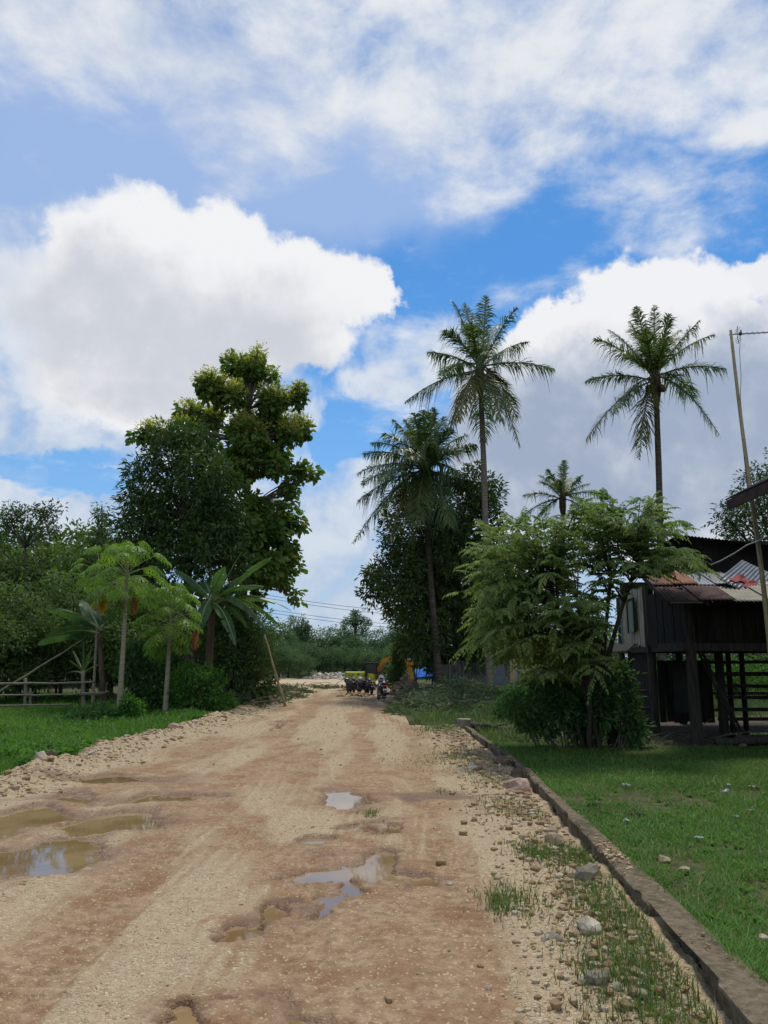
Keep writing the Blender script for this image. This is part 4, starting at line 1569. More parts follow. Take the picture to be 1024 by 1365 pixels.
def papaya(label, base_px, Y, top_px, n, spread, Rr, seed, r0=.085, dead=(), crown_h=0.5):
    rng = np.random.default_rng(seed)
    bx = P(base_px[0], base_px[1], Y).x
    b = Vector((bx, Y, gz(bx, Y)))
    top = P(top_px[0], top_px[1], Y)
    root = empty('papaya_tree', b, label, 'papaya tree', 'papaya trees')
    mb = MB()
    pts = curve(b - Vector((0, 0, .1)), (b + top) / 2 + Vector((.03, 0, 0)), top, 14)
    mb.tube(pts, [r0 * (1.25 if i == 0 else 1) * (1 - .5 * i / 13) for i in range(14)], 9, jit=.04, rng=random.Random(seed))
    mb.build('trunk', M['bark_papaya'], root, True)
    ga = 2.39996
    for k in range(n):
        f = k / (n - 1)
        an = k * ga + rng.uniform(-.3, .3)
        el = 1.25 - 1.75 * f + rng.uniform(-.15, .15)
        ln = spread * (0.75 + .35 * math.sin(math.pi * min(1, f + .2))) * rng.uniform(.85, 1.15)
        d = Vector((math.cos(an) * math.cos(el), math.sin(an) * math.cos(el), math.sin(el)))
        s = top + Vector((0, 0, -f * crown_h))
        e = s + d * ln - Vector((0, 0, .12 * ln))
        ex = MB()
        ex.tube(curve(s, (s + e) / 2 + Vector((0, 0, .1 * ln)), e, 5), [.013, .011, .010, .009, .007], 5, m=1)
        lv = Leaves()
        ax = np.array([d.x, d.y, -0.25 - .35 * f])
        ax /= np.linalg.norm(ax)
        nr = np.array([d.x * .45, d.y * .45, 1.0])
        nr = nr - ax * nr.dot(ax)
        nr /= np.linalg.norm(nr)
        palmate(lv, np.array(e), ax, nr, Rr * rng.uniform(.8, 1.15), rng)
        lv.build('leaf', [M['leaf_papaya'], M['petiole']], root, extra=ex)
    for (px, py, ex_px, ey, matk) in dead:
        s = top + Vector((0, 0, -.15))
        e = P(px, py, Y - .25)
        ex = MB()
        ex.tube(curve(s, (s + e) / 2 + Vector((0, 0, .22)), e, 7), [.016, .014, .012, .011, .010, .009, .008], 5, m=1)
        lv = Leaves()
        for j in range(7):
            a = np.array([rng.uniform(-.2, .2), rng.uniform(-.2, .2), -1.0])
            p = np.array(e) + rng.normal(size=3) * .025
            hang = rng.uniform(.35, .62)
            lv.hexes(p[None], unit(a[None]), unit(rng.normal(size=(1, 3)) * [1, 1, .1]), hang, .13, fold=.3)
            for q in range(5):
                aa = a + rng.normal(size=3) * [.6, .6, .2]
                lv.rhombs((p + a * hang * rng.uniform(.2, .8))[None], unit(aa[None]), unit(rng.normal(size=(1, 3))), .17, .07)
        o = lv.build('dead_leaf', [M[matk], M['petiole']], root, extra=ex)
        o['label'] = 'withered leaf hanging down'
    return root


papaya('tallest papaya tree with withered yellow and brown leaves hanging from its crown', (158, 958), 21.6, (170, 757), 27, 0.92, 0.50, 1, .082,
       [(138, 792, 0, 0, 'leaf_papaya_dry'), (181, 792, 0, 0, 'leaf_papaya_brown'), (160, 790, 0, 0, 'leaf_papaya_pale')], .42)
papaya('second papaya tree with pale trunk and full drooping crown, nearest the road', (220, 950), 22.6, (228, 808), 36, 0.78, 0.48, 2, .082,
       [(241, 846, 0, 0, 'leaf_papaya_brown'), (262, 838, 0, 0, 'leaf_papaya_brown')], .9)
papaya('slim papaya tree at the fence end, leaning stem behind the tallest papaya', (126, 905), 27.0, (133, 752), 14, 0.8, 0.40, 3, .05, [(126, 800, 0, 0, 'leaf_papaya_dry')], .5)


# ------------------------------------------------------------------ banana
def banana_leaf(parent, C, T, arch, hw, rng, tear=0.3, roll=0.0):
    C, T = Vector(C), Vector(T)
    L = (T - C).length
    n = 34
    pts = curve(C, (C + T) / 2 + Vector((0, 0, arch * L)), T, n)
    A = np.array([p[:] for p in pts])
    tg = unit(np.gradient(A, axis=0))
    s = np.cross(tg, UPV)
    s = unit(s + 1e-6)
    nrm = np.cross(s, tg)
    s = s * math.cos(roll) + nrm * math.sin(roll)
    nrm = np.cross(s, tg)
    u = np.linspace(0, 1, n)
    prof = hw * np.clip(np.sin(np.pi * np.clip((u - .12) / .88, 0, 1) ** 0.75), 0, 1) ** .55
    V, F = [], []
    for sg in (-1, 1):
        dr = 0.25
        k = 5
        while k < n - 1:
            ln = rng.integers(1, 4) if rng.random() < tear else rng.integers(3, 7)
            k2 = min(k + ln, n - 1)
            dr = np.clip(dr + rng.normal() * .22, .0, .95) if rng.random() < .8 else dr
            for i in range(k, k2):
                gap = 0.30 if (i == k2 - 1 and rng.random() < tear * 1.6) else 0.0
                q = []
                for j, g in ((i, 0.0), (i + 1, gap)):
                    w = prof[min(j, n - 1)]
                    pj = A[i] * 0 + (A[j] if g == 0 else A[j] * (1 - g) + A[j - 1] * g)
                    pm = pj + s[j] * sg * w * .55 - UPV * w * dr * .25 + nrm[j] * .05 * w
                    pe = pj + s[j] * sg * w * (1 - .25 * dr) - UPV * w * dr * .9
                    q.append((A[j], pm, pe))
                b = len(V)
                V += [q[0][0], q[0][1], q[0][2], q[1][2], q[1][1], q[1][0]]
                F += [(b, b + 1, b + 4, b + 5), (b + 1, b + 2, b + 3, b + 4)]
            k = k2
    lv = Leaves()
    lv.raw(np.array(V), np.array(F))
    ex = MB()
    ex.tube(pts, [.035 * (1 - .85 * i / (n - 1)) + .004 for i in range(n)], 5, m=1)
    lv.build('leaf', [M['leaf_banana'], M['midrib']], parent, extra=ex)


def banana(label, Y, base_px, top_px, leaves, seed, r=.13, hw=.27):
    rng = np.random.default_rng(seed)
    bx = P(base_px[0], base_px[1], Y).x
    b = Vector((bx, Y, gz(bx, Y)))
    top = P(top_px[0], top_px[1], Y)
    root = empty('banana_plant', b, label, 'banana plant', 'banana plants')
    mb = MB()
    pts = curve(b - Vector((0, 0, .1)), (b + top) / 2, top, 8)
    mb.tube(pts, [r * (1.15 - .6 * i / 7) for i in range(8)], 9, jit=.05, rng=random.Random(seed))
    mb.build('pseudostem', M['bark_banana'], root, True)
    for (px, py, dy, arch, roll) in leaves:
        banana_leaf(root, top + Vector((rng.uniform(-.06, .06), rng.uniform(-.06, .06), rng.uniform(-.15, .1))), P(px, py, Y + dy), arch, hw * rng.uniform(.85, 1.1), rng, .35, roll)
    return root


banana('tall banana plant with long torn leaves reaching over the roadside', 24.5, (276, 905), (284, 800),
       [(388, 814, -.5, .26, .2), (363, 742, .3, .10, .3), (352, 782, -.8, .22, .2), (322, 736, .8, .05, .6), (300, 755, -1.0, .15, 0), (232, 760, .3, .22, -.2), (222, 778, -.6, .2, -.3), (314, 860, -1.2, .3, .2),
        (358, 845, -.9, .34, .3), (330, 838, .9, .3, .1), (262, 850, -1.0, .3, 0), (340, 800, 1.0, .25, .2), (376, 838, .6, .32, .2), (270, 775, .9, .2, 0), (248, 815, .5, .3, -.2), (335, 765, .9, .15, .2)], 1, .15, .25)
banana('banana plant with two broad pale leaves pointing left, behind the fence', 25.5, (142, 905), (132, 838),
       [(60, 812, -.2, .16, -.7), (50, 860, -.4, .26, -.5), (168, 806, .4, .2, .4), (176, 848, -.3, .2, .2), (110, 800, .9, .1, 0), (92, 850, .8, .3, -.2)], 2, .10, .33)
banana('young banana sapling with narrow upright leaves by the fence end', 28, (111, 915), (111, 895),
       [(92, 880, -.3, .1, 0), (98, 868, .3, .05, 0), (130, 868, .2, .05, 0), (133, 886, -.3, .1, 0), (112, 855, 0, .0, 0), (88, 898, .2, .2, 0), (122, 862, -.3, .05, 0)], 3, .07, .09)
banana('small banana sapling with a few thin leaves further left by the fence', 30, (76, 915), (76, 896),
       [(58, 886, -.3, .15, 0), (95, 884, .3, .15, 0), (72, 876, .1, .03, 0), (88, 880, -.2, .1, 0)], 4, .05, .10)


# ------------------------------------------------------------------ woods behind
def proto_tree(name, lobes, h, r0, leafm, barkm, clumps, per, cr, L, W, seed, label, group=None, droop=.3, hexa=False):
    """a tree at the origin, to be copied"""
    root, rng, cen, out = tree(name, label, (0, 0, 0), lobes, (0.1, 0, h * .75), r0, leafm, barkm, clumps, per, cr, L, W, seed, droop, .8, hexa, .4, group, twig_per=1)
    return root


def rl(*l):
    return [(np.array(c, float), np.array(r, float)) for c, r in l]


def build_woods():
    rng = random.Random(17)
    A = proto_tree('wood_tree', rl(((0, 0, 5.2), (1.7, 1.7, 1.3)), ((1.3, .3, 4.2), (1.3, 1.3, 1.1)), ((-1.4, -.2, 4.0), (1.4, 1.3, 1.2)), ((.2, 1.0, 3.4), (1.5, 1.2, 1.2)), ((0, -1.1, 3.0), (1.7, 1.3, 1.3)), ((0, 0, 2.0), (1.9, 1.6, 1.1))),
                   5, .13, M['leaf_back'], M['bark_dark'], 230, 26, .5, .24, .12, 1, '')
    B = proto_tree('wood_tree', rl(((.3, 0, 6.2), (1.2, 1.2, 1.1)), ((-.6, .3, 5.2), (1.3, 1.2, 1.0)), ((.9, -.2, 4.5), (1.3, 1.3, .9)), ((-1.0, 0, 3.8), (1.3, 1.2, .9)), ((.6, .6, 3.0), (1.5, 1.3, 1.0)), ((-.4, -.8, 2.2), (1.6, 1.2, 1.1))),
                   6, .12, M['leaf_back_warm'], M['bark_grey'], 210, 26, .45, .26, .14, 2, '')
    C = proto_tree('wood_tree', rl(((0, 0, 4.0), (2.2, 2.0, .9)), ((1.6, 0, 3.4), (1.3, 1.2, .8)), ((-1.7, .3, 3.3), (1.4, 1.2, .8)), ((.3, -.9, 2.6), (2.0, 1.2, 1.0)), ((0, 0, 1.5), (2.0, 1.5, 1.0))),
                   4, .12, M['leaf_back'], M['bark_dark'], 220, 26, .45, .22, .10, 3, '')
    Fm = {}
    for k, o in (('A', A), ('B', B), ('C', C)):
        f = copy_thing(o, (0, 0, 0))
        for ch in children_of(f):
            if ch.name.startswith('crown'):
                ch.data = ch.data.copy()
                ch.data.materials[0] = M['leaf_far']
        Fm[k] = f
    used = set()

    def put(src, px, top_py, Y, label, group, wide=1.0):
        H0 = {A: 6.4, B: 7.2, C: 4.9, Fm['A']: 6.4, Fm['B']: 7.2, Fm['C']: 4.9}[src]
        x = P(px, 880, Y).x
        z0 = gz(x, Y)
        h = P(px, top_py, Y).z - z0
        s = h / H0
        sc = (s * wide, s * wide, s)
        rz = rng.uniform(0, 6.28)
        if src in used:
            o = copy_thing(src, (x, Y, z0), rz, sc, label)
        else:
            used.add(src)
            o = src
            o.location = (x, Y, z0)
            o.rotation_euler = (0, 0, rz)
            o.scale = sc
            o['label'] = label
        o['group'] = group
        return o
    # left wood, behind the fence
    g = 'trees of the wood behind the left meadow'
    lab = 'mid green tree within the wood behind the bamboo fence on the left'
    for (s, px, py, Y, w) in [(A, 8, 706, 50, 1.15), (C, 62, 716, 54, 1.3), (B, 98, 702, 58, 1.1), (A, 130, 722, 50, 1.0), (C, 28, 775, 31, 1.2), (B, 84, 762, 32, 1.0), (C, 150, 770, 33, 1.1), (A, 118, 790, 30, .9), (C, -40, 720, 50, 1.3),
                              (A, -70, 700, 52, 1.2), (B, 170, 720, 52, 1), (B, 30, 728, 47, 1.1), (A, 80, 735, 46, 1.1), (A, -20, 740, 45, 1.2), (A, 50, 800, 29, .9), (C, 195, 790, 34, 1.1), (B, 235, 790, 36, 1), (C, 290, 800, 35, 1.1), (A, 330, 820, 38, .9), (C, 0, 815, 28, 1.1), (C, -90, 790, 29, 1.2)]:
        put(s, px, py, Y, lab, g, w)
    # far wood at the end of the road
    g = 'trees of the far wood at the end of the road'
    lab = 'grey green tree of the far wood closing the end of the road'
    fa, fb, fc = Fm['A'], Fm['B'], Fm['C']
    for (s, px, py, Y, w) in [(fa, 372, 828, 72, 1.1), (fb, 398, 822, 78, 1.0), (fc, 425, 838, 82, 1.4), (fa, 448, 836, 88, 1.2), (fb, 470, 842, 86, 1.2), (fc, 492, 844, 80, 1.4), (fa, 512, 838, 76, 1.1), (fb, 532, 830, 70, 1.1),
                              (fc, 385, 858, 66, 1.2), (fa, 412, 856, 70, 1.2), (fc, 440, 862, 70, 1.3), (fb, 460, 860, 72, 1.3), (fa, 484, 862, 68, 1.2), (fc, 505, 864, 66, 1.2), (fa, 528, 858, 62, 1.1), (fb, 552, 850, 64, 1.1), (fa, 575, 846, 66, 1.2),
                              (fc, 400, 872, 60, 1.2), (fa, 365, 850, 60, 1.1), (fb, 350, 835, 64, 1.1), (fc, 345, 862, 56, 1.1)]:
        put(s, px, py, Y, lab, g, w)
    # behind the right side
    g = 'trees behind the plots on the right'
    lab = 'green tree in the row far behind the stilt house and plank fence'
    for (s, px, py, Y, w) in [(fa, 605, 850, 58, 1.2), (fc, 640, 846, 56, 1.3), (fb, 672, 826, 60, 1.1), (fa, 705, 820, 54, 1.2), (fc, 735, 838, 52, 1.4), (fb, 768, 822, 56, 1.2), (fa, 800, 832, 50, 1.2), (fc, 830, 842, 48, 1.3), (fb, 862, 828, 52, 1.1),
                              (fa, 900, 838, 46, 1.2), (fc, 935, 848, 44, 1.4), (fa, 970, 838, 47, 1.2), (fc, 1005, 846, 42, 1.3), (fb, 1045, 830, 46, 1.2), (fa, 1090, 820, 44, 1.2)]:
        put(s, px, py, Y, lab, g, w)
    # sparse airy tree against the sky, far left
    Y = 44.0
    L = px_lobes([(38, 690, 34, 14), (14, 702, 22, 18), (62, 682, 16, 10), (25, 676, 22, 6), (75, 676, 9, 5), (58, 708, 26, 12), (0, 690, 20, 10)], Y, np.random.default_rng(4))
    x = P(36, 880, Y).x
    tree('airy_tree', 'sparse tree with thin open crown against the sky at the far left', (x, Y, gz(x, Y)), L, P(34, 730, Y), .16, M['leaf_dark'], M['bark_dark'], 150, 14, .34, .22, .09, 9, .2, .9)
    # slim tree
    Y = 40.0
    L = px_lobes([(136, 672, 8, 8), (134, 690, 11, 9), (140, 706, 13, 8), (136, 722, 16, 10), (146, 738, 20, 12), (126, 745, 18, 12)], Y, np.random.default_rng(5))
    x = P(138, 880, Y).x
    tree('slim_tree', 'slim feathery tree rising between the left wood and the dark mango', (x, Y, gz(x, Y)), L, P(136, 675, Y), .10, M['leaf_back'], M['bark_grey'], 90, 18, .25, .26, .07, 10, .5, .8)
    # tiered tree over the far wood
    Y = 82.0
    x = P(474, 880, Y).x
    L = px_lobes([(474, 818, 7, 2.5), (473, 826, 18, 2.5), (466, 830, 12, 2.0), (484, 829, 12, 2.0), (474, 835, 23, 2.6), (474, 843, 26, 3)], Y, np.random.default_rng(6))
    tree('tiered_tree', 'tree with flat tiered branches standing out above the far wood', (x, Y, gz(x, Y)), L, P(474, 816, Y), .22, M['leaf_far'], M['bark_dark'], 130, 18, .3, .22, .12, 11, .0, .5)


build_woods()


# ------------------------------------------------------------------ bushes
def bush(name, label, Y, lst, mat, clumps, per, cr, L, W, seed, droop=.3, hexa=True, tilt=.7, group=None):
    rng = np.random.default_rng(seed)
    lob = px_lobes(lst, Y, rng, .9)
    x = P(lst[0][0], 900, Y).x
    z0 = gz(x, Y)
    root = empty(name, (x, Y, z0), label, 'bush', group)
    mb = MB()
    pr = random.Random(seed)
    cen, out = crown_samples(lob, clumps, rng, .55)
    for c, r in lob:
        for k in range(4):
            b = Vector((c[0] * .7 + x * .3 + pr.uniform(-.15, .15), Y + pr.uniform(-.15, .15), gz(c[0], Y) - .05))
            e = Vector(c) + Vector((pr.uniform(-1, 1) * r[0] * .7, pr.uniform(-1, 1) * r[1] * .7, pr.uniform(0, .8) * r[2]))
            mb.tube(curve(b, (b + e) / 2 + Vector((0, 0, .1)), e, 5), [.016, .013, .010, .008, .004], 4)
    mb.build('stems', M['bark_grey'], root)
    ok = cen[:, 2] > z0 + .02
    lv = Leaves()
    leaf_cloud(lv, cen[ok], out[ok], per, cr, L, W, rng, droop, tilt, hexa)
    lv.build('foliage', mat, root)
    return root


bush('bush', 'bright green rounded bush at the road edge right of the second papaya', 23.0, [(262, 918, 34, 30), (285, 905, 14, 20), (246, 905, 20, 22), (280, 935, 20, 16), (240, 935, 20, 14)], M['leaf_bush'], 250, 24, .14, .085, .045, 1)
bush('bush', 'low yellowish bush hugging the berm just right of the bright rounded bush', 24.5, [(305, 936, 12, 10), (296, 945, 10, 6)], M['leaf_bush'], 50, 20, .12, .08, .04, 2)
bush('bush', 'low dark weed bush left of the tallest papaya foot', 20.5, [(128, 955, 32, 14), (105, 962, 20, 10), (150, 965, 16, 8)], M['leaf_bush_dark'], 130, 20, .14, .10, .05, 3)
bush('bush', 'fresh green weed bush just right of the tallest papaya foot', 20.2, [(178, 958, 18, 18), (165, 972, 20, 8), (172, 938, 8, 10)], M['leaf_bush'], 120, 20, .13, .095, .05, 4)
bush('bush', 'dark leafy bush filling the gap between the two pale papaya trunks', 23.6, [(195, 905, 26, 34), (190, 940, 22, 16), (185, 870, 16, 16), (208, 930, 16, 18), (172, 890, 14, 20)], M['leaf_bush_dark'], 230, 22, .18, .12, .065, 5)
bush('bush', 'small ground bush below the second papaya by the rubble', 21.8, [(225, 958, 20, 8), (205, 962, 16, 7), (250, 955, 14, 7)], M['leaf_bush_dark'], 70, 20, .12, .09, .045, 6)
bush('bush', 'tall dark thicket beneath the banana leaves beside the leaning pole', 27.5, [(318, 880, 34, 44), (340, 900, 26, 34), (300, 850, 26, 34), (345, 865, 14, 34), (330, 925, 34, 16), (310, 820, 30, 30), (280, 880, 20, 30)], M['leaf_back'], 420, 24, .26, .15, .07, 7)
bush('bush', 'ragged dark hedge growth behind the banana stems', 29.5, [(250, 880, 36, 36), (215, 860, 30, 30), (165, 865, 30, 36), (120, 880, 30, 24), (280, 850, 30, 30), (90, 890, 28, 16)], M['leaf_back'], 380, 22, .28, .16, .08, 8)
bush('bush', 'young tree bush hiding the middle of the orange excavator arm', 37.0, [(529, 892, 9, 16), (530, 874, 8, 12), (525, 905, 10, 9), (545, 858, 16, 14), (560, 864, 12, 10), (532, 862, 8, 8)], M['leaf_back_warm'], 200, 22, .22, .13, .07, 9)
bush('bush', 'dense undergrowth at the foot of the big dark tree', 35.5, [(600, 885, 30, 18), (640, 880, 28, 20), (575, 880, 14, 18), (665, 888, 20, 16)], M['leaf_dark'], 200, 22, .25, .14, .06, 10)
bush('bush', 'dark shrub under the light green tree beside the lean-to post', 14.3, [(795, 945, 26, 34), (775, 970, 24, 18), (835, 955, 20, 20), (760, 940, 22, 22), (848, 975, 14, 12), (735, 925, 34, 28), (700, 945, 30, 20), (720, 965, 30, 12), (825, 915, 24, 26), (770, 905, 40, 24)], M['leaf_bush_dark'], 420, 16, .14, .11, .05, 11)
bush('bush', 'low shrub row behind the fallen branch right of the wall end', 20.0, [(700, 930, 30, 14), (735, 935, 28, 20), (760, 915, 24, 22), (680, 945, 22, 10)], M['leaf_bush_dark'], 240, 18, .16, .10, .045, 12)
bush('bush', 'bushy growth under the light green crown before the plank fence', 24.0, [(780, 895, 26, 22), (740, 895, 20, 16), (820, 905, 20, 20), (860, 900, 24, 20)], M['leaf_back_warm'], 200, 20, .22, .13, .06, 13)
bush('bush', 'sunlit bush seen through the posts under the stilt house', 30.0, [(960, 905, 30, 24), (1000, 905, 34, 24), (930, 900, 20, 22), (1040, 900, 30, 28), (900, 905, 30, 20)], M['leaf_bush'], 260, 20, .25, .14, .07, 14)


def cut_foliage(name, label, pts_px, n, L, W, hmax, seed, mat):
    """heap of cut branches and long leaves on the ground"""
    rng = np.random.default_rng(seed)
    pr = random.Random(seed)
    lv = Leaves()
    ex = MB()
    for (x, y, rx, ry, hm) in pts_px:
        k = int(n * rx * ry)
        a = rng.uniform(0, 6.283, k)
        q = np.sqrt(rng.random(k))
        X = x + np.cos(a) * rx * q
        Y = y + np.sin(a) * ry * q
        top = hm * np.clip(1 - q ** 2, .06, 1) * (0.5 + fbm(X, Y, 1.2, 3, seed))
        Z = np.maximum(ground_height(X, Y), -0.02) + top * rng.random(k) ** .6
        an = rng.uniform(0, 6.283, k)
        A = unit(np.stack([np.cos(an), np.sin(an), rng.normal(size=k) * .45 + .1], 1))
        lv.hexes(np.stack([X, Y, Z], 1), A, side_of(A, rng, .8), L * rng.uniform(.5, 1.3, k), W * rng.uniform(.7, 1.3, k), bend=.35)
        for j in range(int(rx * ry * 7)):
            b = Vector((x + pr.uniform(-1, 1) * rx * .8, y + pr.uniform(-1, 1) * ry * .8, 0))
            b.z = max(gz(b.x, b.y), 0) + pr.uniform(.02, hm * .7)
            aa = pr.uniform(0, 6.28)
            e = b + Vector((math.cos(aa), math.sin(aa), pr.uniform(-.1, .4))) * pr.uniform(.5, 1.4)
            ex.tube(curve(b, (b + e) / 2 + Vector((0, 0, pr.uniform(0, .25))), e, 4), [.014, .012, .009, .005], 4, m=1)
    return tag(lv.build(name, [mat, M['bark_grey']], None, ex), label, 'cut foliage', kind='stuff')


M['cut_leaf'] = leaf_mat('cut_leaf', (0.050, 0.078, 0.036), (0.125, 0.155, 0.085), 0.2, 0.55, (0.20, 0.19, 0.11), patch=.7)
M['cut_leaf_dark'] = leaf_mat('cut_leaf_dark', (0.026, 0.044, 0.022), (0.07, 0.09, 0.045), 0.2, 0.6, (0.14, 0.11, 0.06), patch=.7)
cut_foliage('cut_foliage', 'heap of cut grey green branches and long leaves spilling onto the road on the right',
            [(1.6, 24.5, 1.5, 3.0, .55), (2.8, 27.5, 1.9, 3.2, .75), (4.2, 26.0, 1.6, 3.0, .7), (1.2, 28.5, .9, 2.5, .6), (3.2, 22.3, 1.4, 1.6, .4), (2.6, 31.5, 1.6, 2.2, .8), (5.2, 23.5, 1.3, 2.0, .4)], 620, .30, .026, .6, 1, M['cut_leaf'])
cut_foliage('cut_foliage', 'dark heap of cut brushwood at the left road edge below the leaning pole',
            [(-4.9, 26.5, 1.0, 2.4, .5), (-4.5, 30.0, .9, 2.6, .45), (-5.2, 33.5, 1.0, 2.5, .5), (-3.9, 33.5, .6, 1.2, .2), (-4.2, 38.0, .9, 1.4, .3)], 300, .24, .04, .5, 2, M['cut_leaf_dark'])
cut_foliage('cut_foliage', 'brown and green branch litter across the road before the yellow sand', [(-4.6, 44.0, 1.5, .7, .35), (-3.4, 43.6, 1.0, .5, .25), (-2.2, 44.0, .9, .5, .2), (-1.3, 34.5, .9, .4, .08)], 150, .25, .04, .3, 3, M['cut_leaf_dark'])
cut_foliage('leaf_litter', 'fallen leaves and twigs below the light green tree', [(4.0, 15.2, 1.6, 1.2, .06), (5.3, 15.6, 1.2, 1.0, .05), (3.2, 16.8, 1.2, 1.2, .08)], 130, .10, .04, .05, 4, M['cut_leaf_dark'])


# ------------------------------------------------------------------ bamboo fence and poles
def pole_pts(a, b, r, rng, n=9, sag=0.0):
    a, b = Vector(a), Vector(b)
    return [a.lerp(b, i / (n - 1)) + Vector((rng.uniform(-.012, .012), rng.uniform(-.012, .012), rng.uniform(-.012, .012) - sag * math.sin(math.pi * i / (n - 1)))) for i in range(n)]


def build_fence():
    rng = random.Random(5)
    Y = 25.0
    c = P(35, 950, Y)
    root = empty('bamboo_fence', (c.x, Y, gz(c.x, Y)), 'rickety bamboo rail fence across the left meadow', 'fence')
    root['kind'] = 'thing'
    for (x0, y0, x1, y1, r, dy) in [(-60, 911, 126, 909, .034, 0), (-60, 926, 139, 925, .028, .12), (-60, 940, 96, 939, .030, -.1), (-60, 953, 90, 955, .022, .08), (100, 924, 146, 922, .025, -.2)]:
        mb = MB()
        mb.tube(pole_pts(P(x0, y0, Y + dy), P(x1, y1, Y + dy), r, rng, 12, .02), r, 7, jit=.08, rng=rng)
        mb.build('rail', M['bamboo_grey'], root, True)
    for (x, y0, y1, r) in [(34, 904, 954, .05), (40, 918, 956, .035), (111, 894, 950, .06), (-20, 900, 955, .05)]:
        mb = MB()
        t = P(x, y0, Y + .2)
        b = P(x + rng.uniform(-2, 2), y1, Y + .2)
        b.z = gz(b.x, b.y) - .1
        mb.tube(pole_pts(b, t, r, rng, 6), r, 7, jit=.1, rng=rng)
        mb.build('post', M['bamboo_grey'], root, True)
    mb = MB()
    a, b = P(-30, 938, 24.6), P(114, 850, 26.2)
    mb.tube(pole_pts(a, b, .03, rng, 10, .05), [.04 - .002 * i for i in range(10)], 7)
    tag(mb.build('bamboo_pole', M['bamboo_grey'], None, True, base=P(40, 900, 25.4)), 'long bamboo pole lying slanted across the fence rails at the far left', 'pole')
    mb = MB()
    a = G(381, 941)
    b = P(353, 847, a.y - .6)
    mb.tube(pole_pts(a + Vector((0, 0, -.05)), b, .035, rng, 10), [.05 - .002 * i for i in range(10)], 8)
    tag(mb.build('bamboo_pole', M['bamboo'], None, True, base=a), 'pale bamboo pole leaning on the banana leaves at the left road edge', 'pole')
    mb = MB()
    a, b = G(-30, 985, .1), P(46, 975, 19.5)
    mb.tube(pole_pts(P(-40, 976, 19.3), P(44, 975, 19.6), .03, rng, 6), .028, 7)
    tag(mb.build('bamboo_pole', M['bamboo_grey'], None, True, base=P(10, 976, 19.4)), 'short bamboo rail lying low in the grass in front of the fence', 'pole')
    # fallen branch at the wall end
    mb = MB()
    mb.tube([G(630, 966, .12), G(650, 970, .12), G(668, 972, .08), G(686, 970, .06), G(700, 972, .05)], [.075, .07, .06, .045, .02], 7, jit=.12, rng=rng)
    mb.tube([G(655, 971, .1), G(668, 966, .16), G(680, 965, .2)], [.03, .02, .01], 5)
    tag(mb.build('fallen_branch', M['bark_dark'], None, True, base=G(660, 970, .1)), 'dark fallen branch lying beside the end of the drain wall', 'branch')


build_fence()


# ------------------------------------------------------------------ stilt house
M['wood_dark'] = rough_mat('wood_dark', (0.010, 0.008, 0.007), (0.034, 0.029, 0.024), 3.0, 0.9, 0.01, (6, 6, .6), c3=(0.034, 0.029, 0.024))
M['wood_post'] = rough_mat('wood_post', (0.030, 0.027, 0.022), (0.075, 0.066, 0.054), 4.0, 0.9, 0.01, (6, 6, .5))
M['wood_brown'] = rough_mat('wood_brown', (0.080, 0.050, 0.032), (0.15, 0.10, 0.065), 4.0, 0.85, 0.01, (1, 5, 5))
M['bamboo_panel'] = rough_mat('bamboo_panel', (0.22, 0.185, 0.14), (0.46, 0.41, 0.33), 3.0, 0.85, 0.008, (7, 7, .5), c3=(0.15, 0.125, 0.095))
M['shutter'] = rough_mat('shutter', (0.14, 0.22, 0.17), (0.22, 0.26, 0.21), 4.0, 0.8, 0.006, (5, 5, .6))
M['zinc_blue'] = rough_mat('zinc_blue', (0.09, 0.112, 0.14), (0.145, 0.17, 0.205), 2.5, 0.55, 0.004, metal=0.25, spec=.5)
M['zinc'] = rough_mat('zinc', (0.085, 0.092, 0.096), (0.155, 0.163, 0.168), 2.5, 0.5, 0.004, metal=0.3, c3=(0.28, 0.22, 0.16), spec=.5)
M['zinc_beige'] = rough_mat('zinc_beige', (0.19, 0.17, 0.125), (0.28, 0.25, 0.19), 3, 0.65, 0.004, metal=0.1, c3=(0.22, 0.15, 0.10))
M['rust_maroon'] = rough_mat('rust_maroon', (0.050, 0.026, 0.024), (0.095, 0.050, 0.042), 4, 0.9, 0.004, c3=(0.13, 0.07, 0.05))
M['rust_brown'] = rough_mat('rust_brown', (0.13, 0.060, 0.038), (0.20, 0.095, 0.058), 4, 0.9, 0.004, c3=(0.09, 0.05, 0.04))
M['rust_orange'] = rough_mat('rust_orange', (0.20, 0.080, 0.042), (0.27, 0.13, 0.072), 4, 0.9, 0.004, c3=(0.22, 0.09, 0.05))
M['fascia_brown'] = rough_mat('fascia_brown', (0.045, 0.024, 0.018), (0.085, 0.048, 0.036), 4, 0.9, 0.004)
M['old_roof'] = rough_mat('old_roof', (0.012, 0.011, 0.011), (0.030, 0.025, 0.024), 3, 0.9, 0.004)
M['red_paint'] = rough_mat('red_paint', (0.26, 0.045, 0.035), (0.34, 0.07, 0.05), 6, 0.7, 0)
M['green_panel'] = rough_mat('green_panel', (0.020, 0.034, 0.028), (0.036, 0.052, 0.043), 4, 0.7, 0)
M['white_cable'] = rough_mat('white_cable', (0.40, 0.40, 0.40), (0.5, 0.5, 0.5), 6, 0.5, 0)


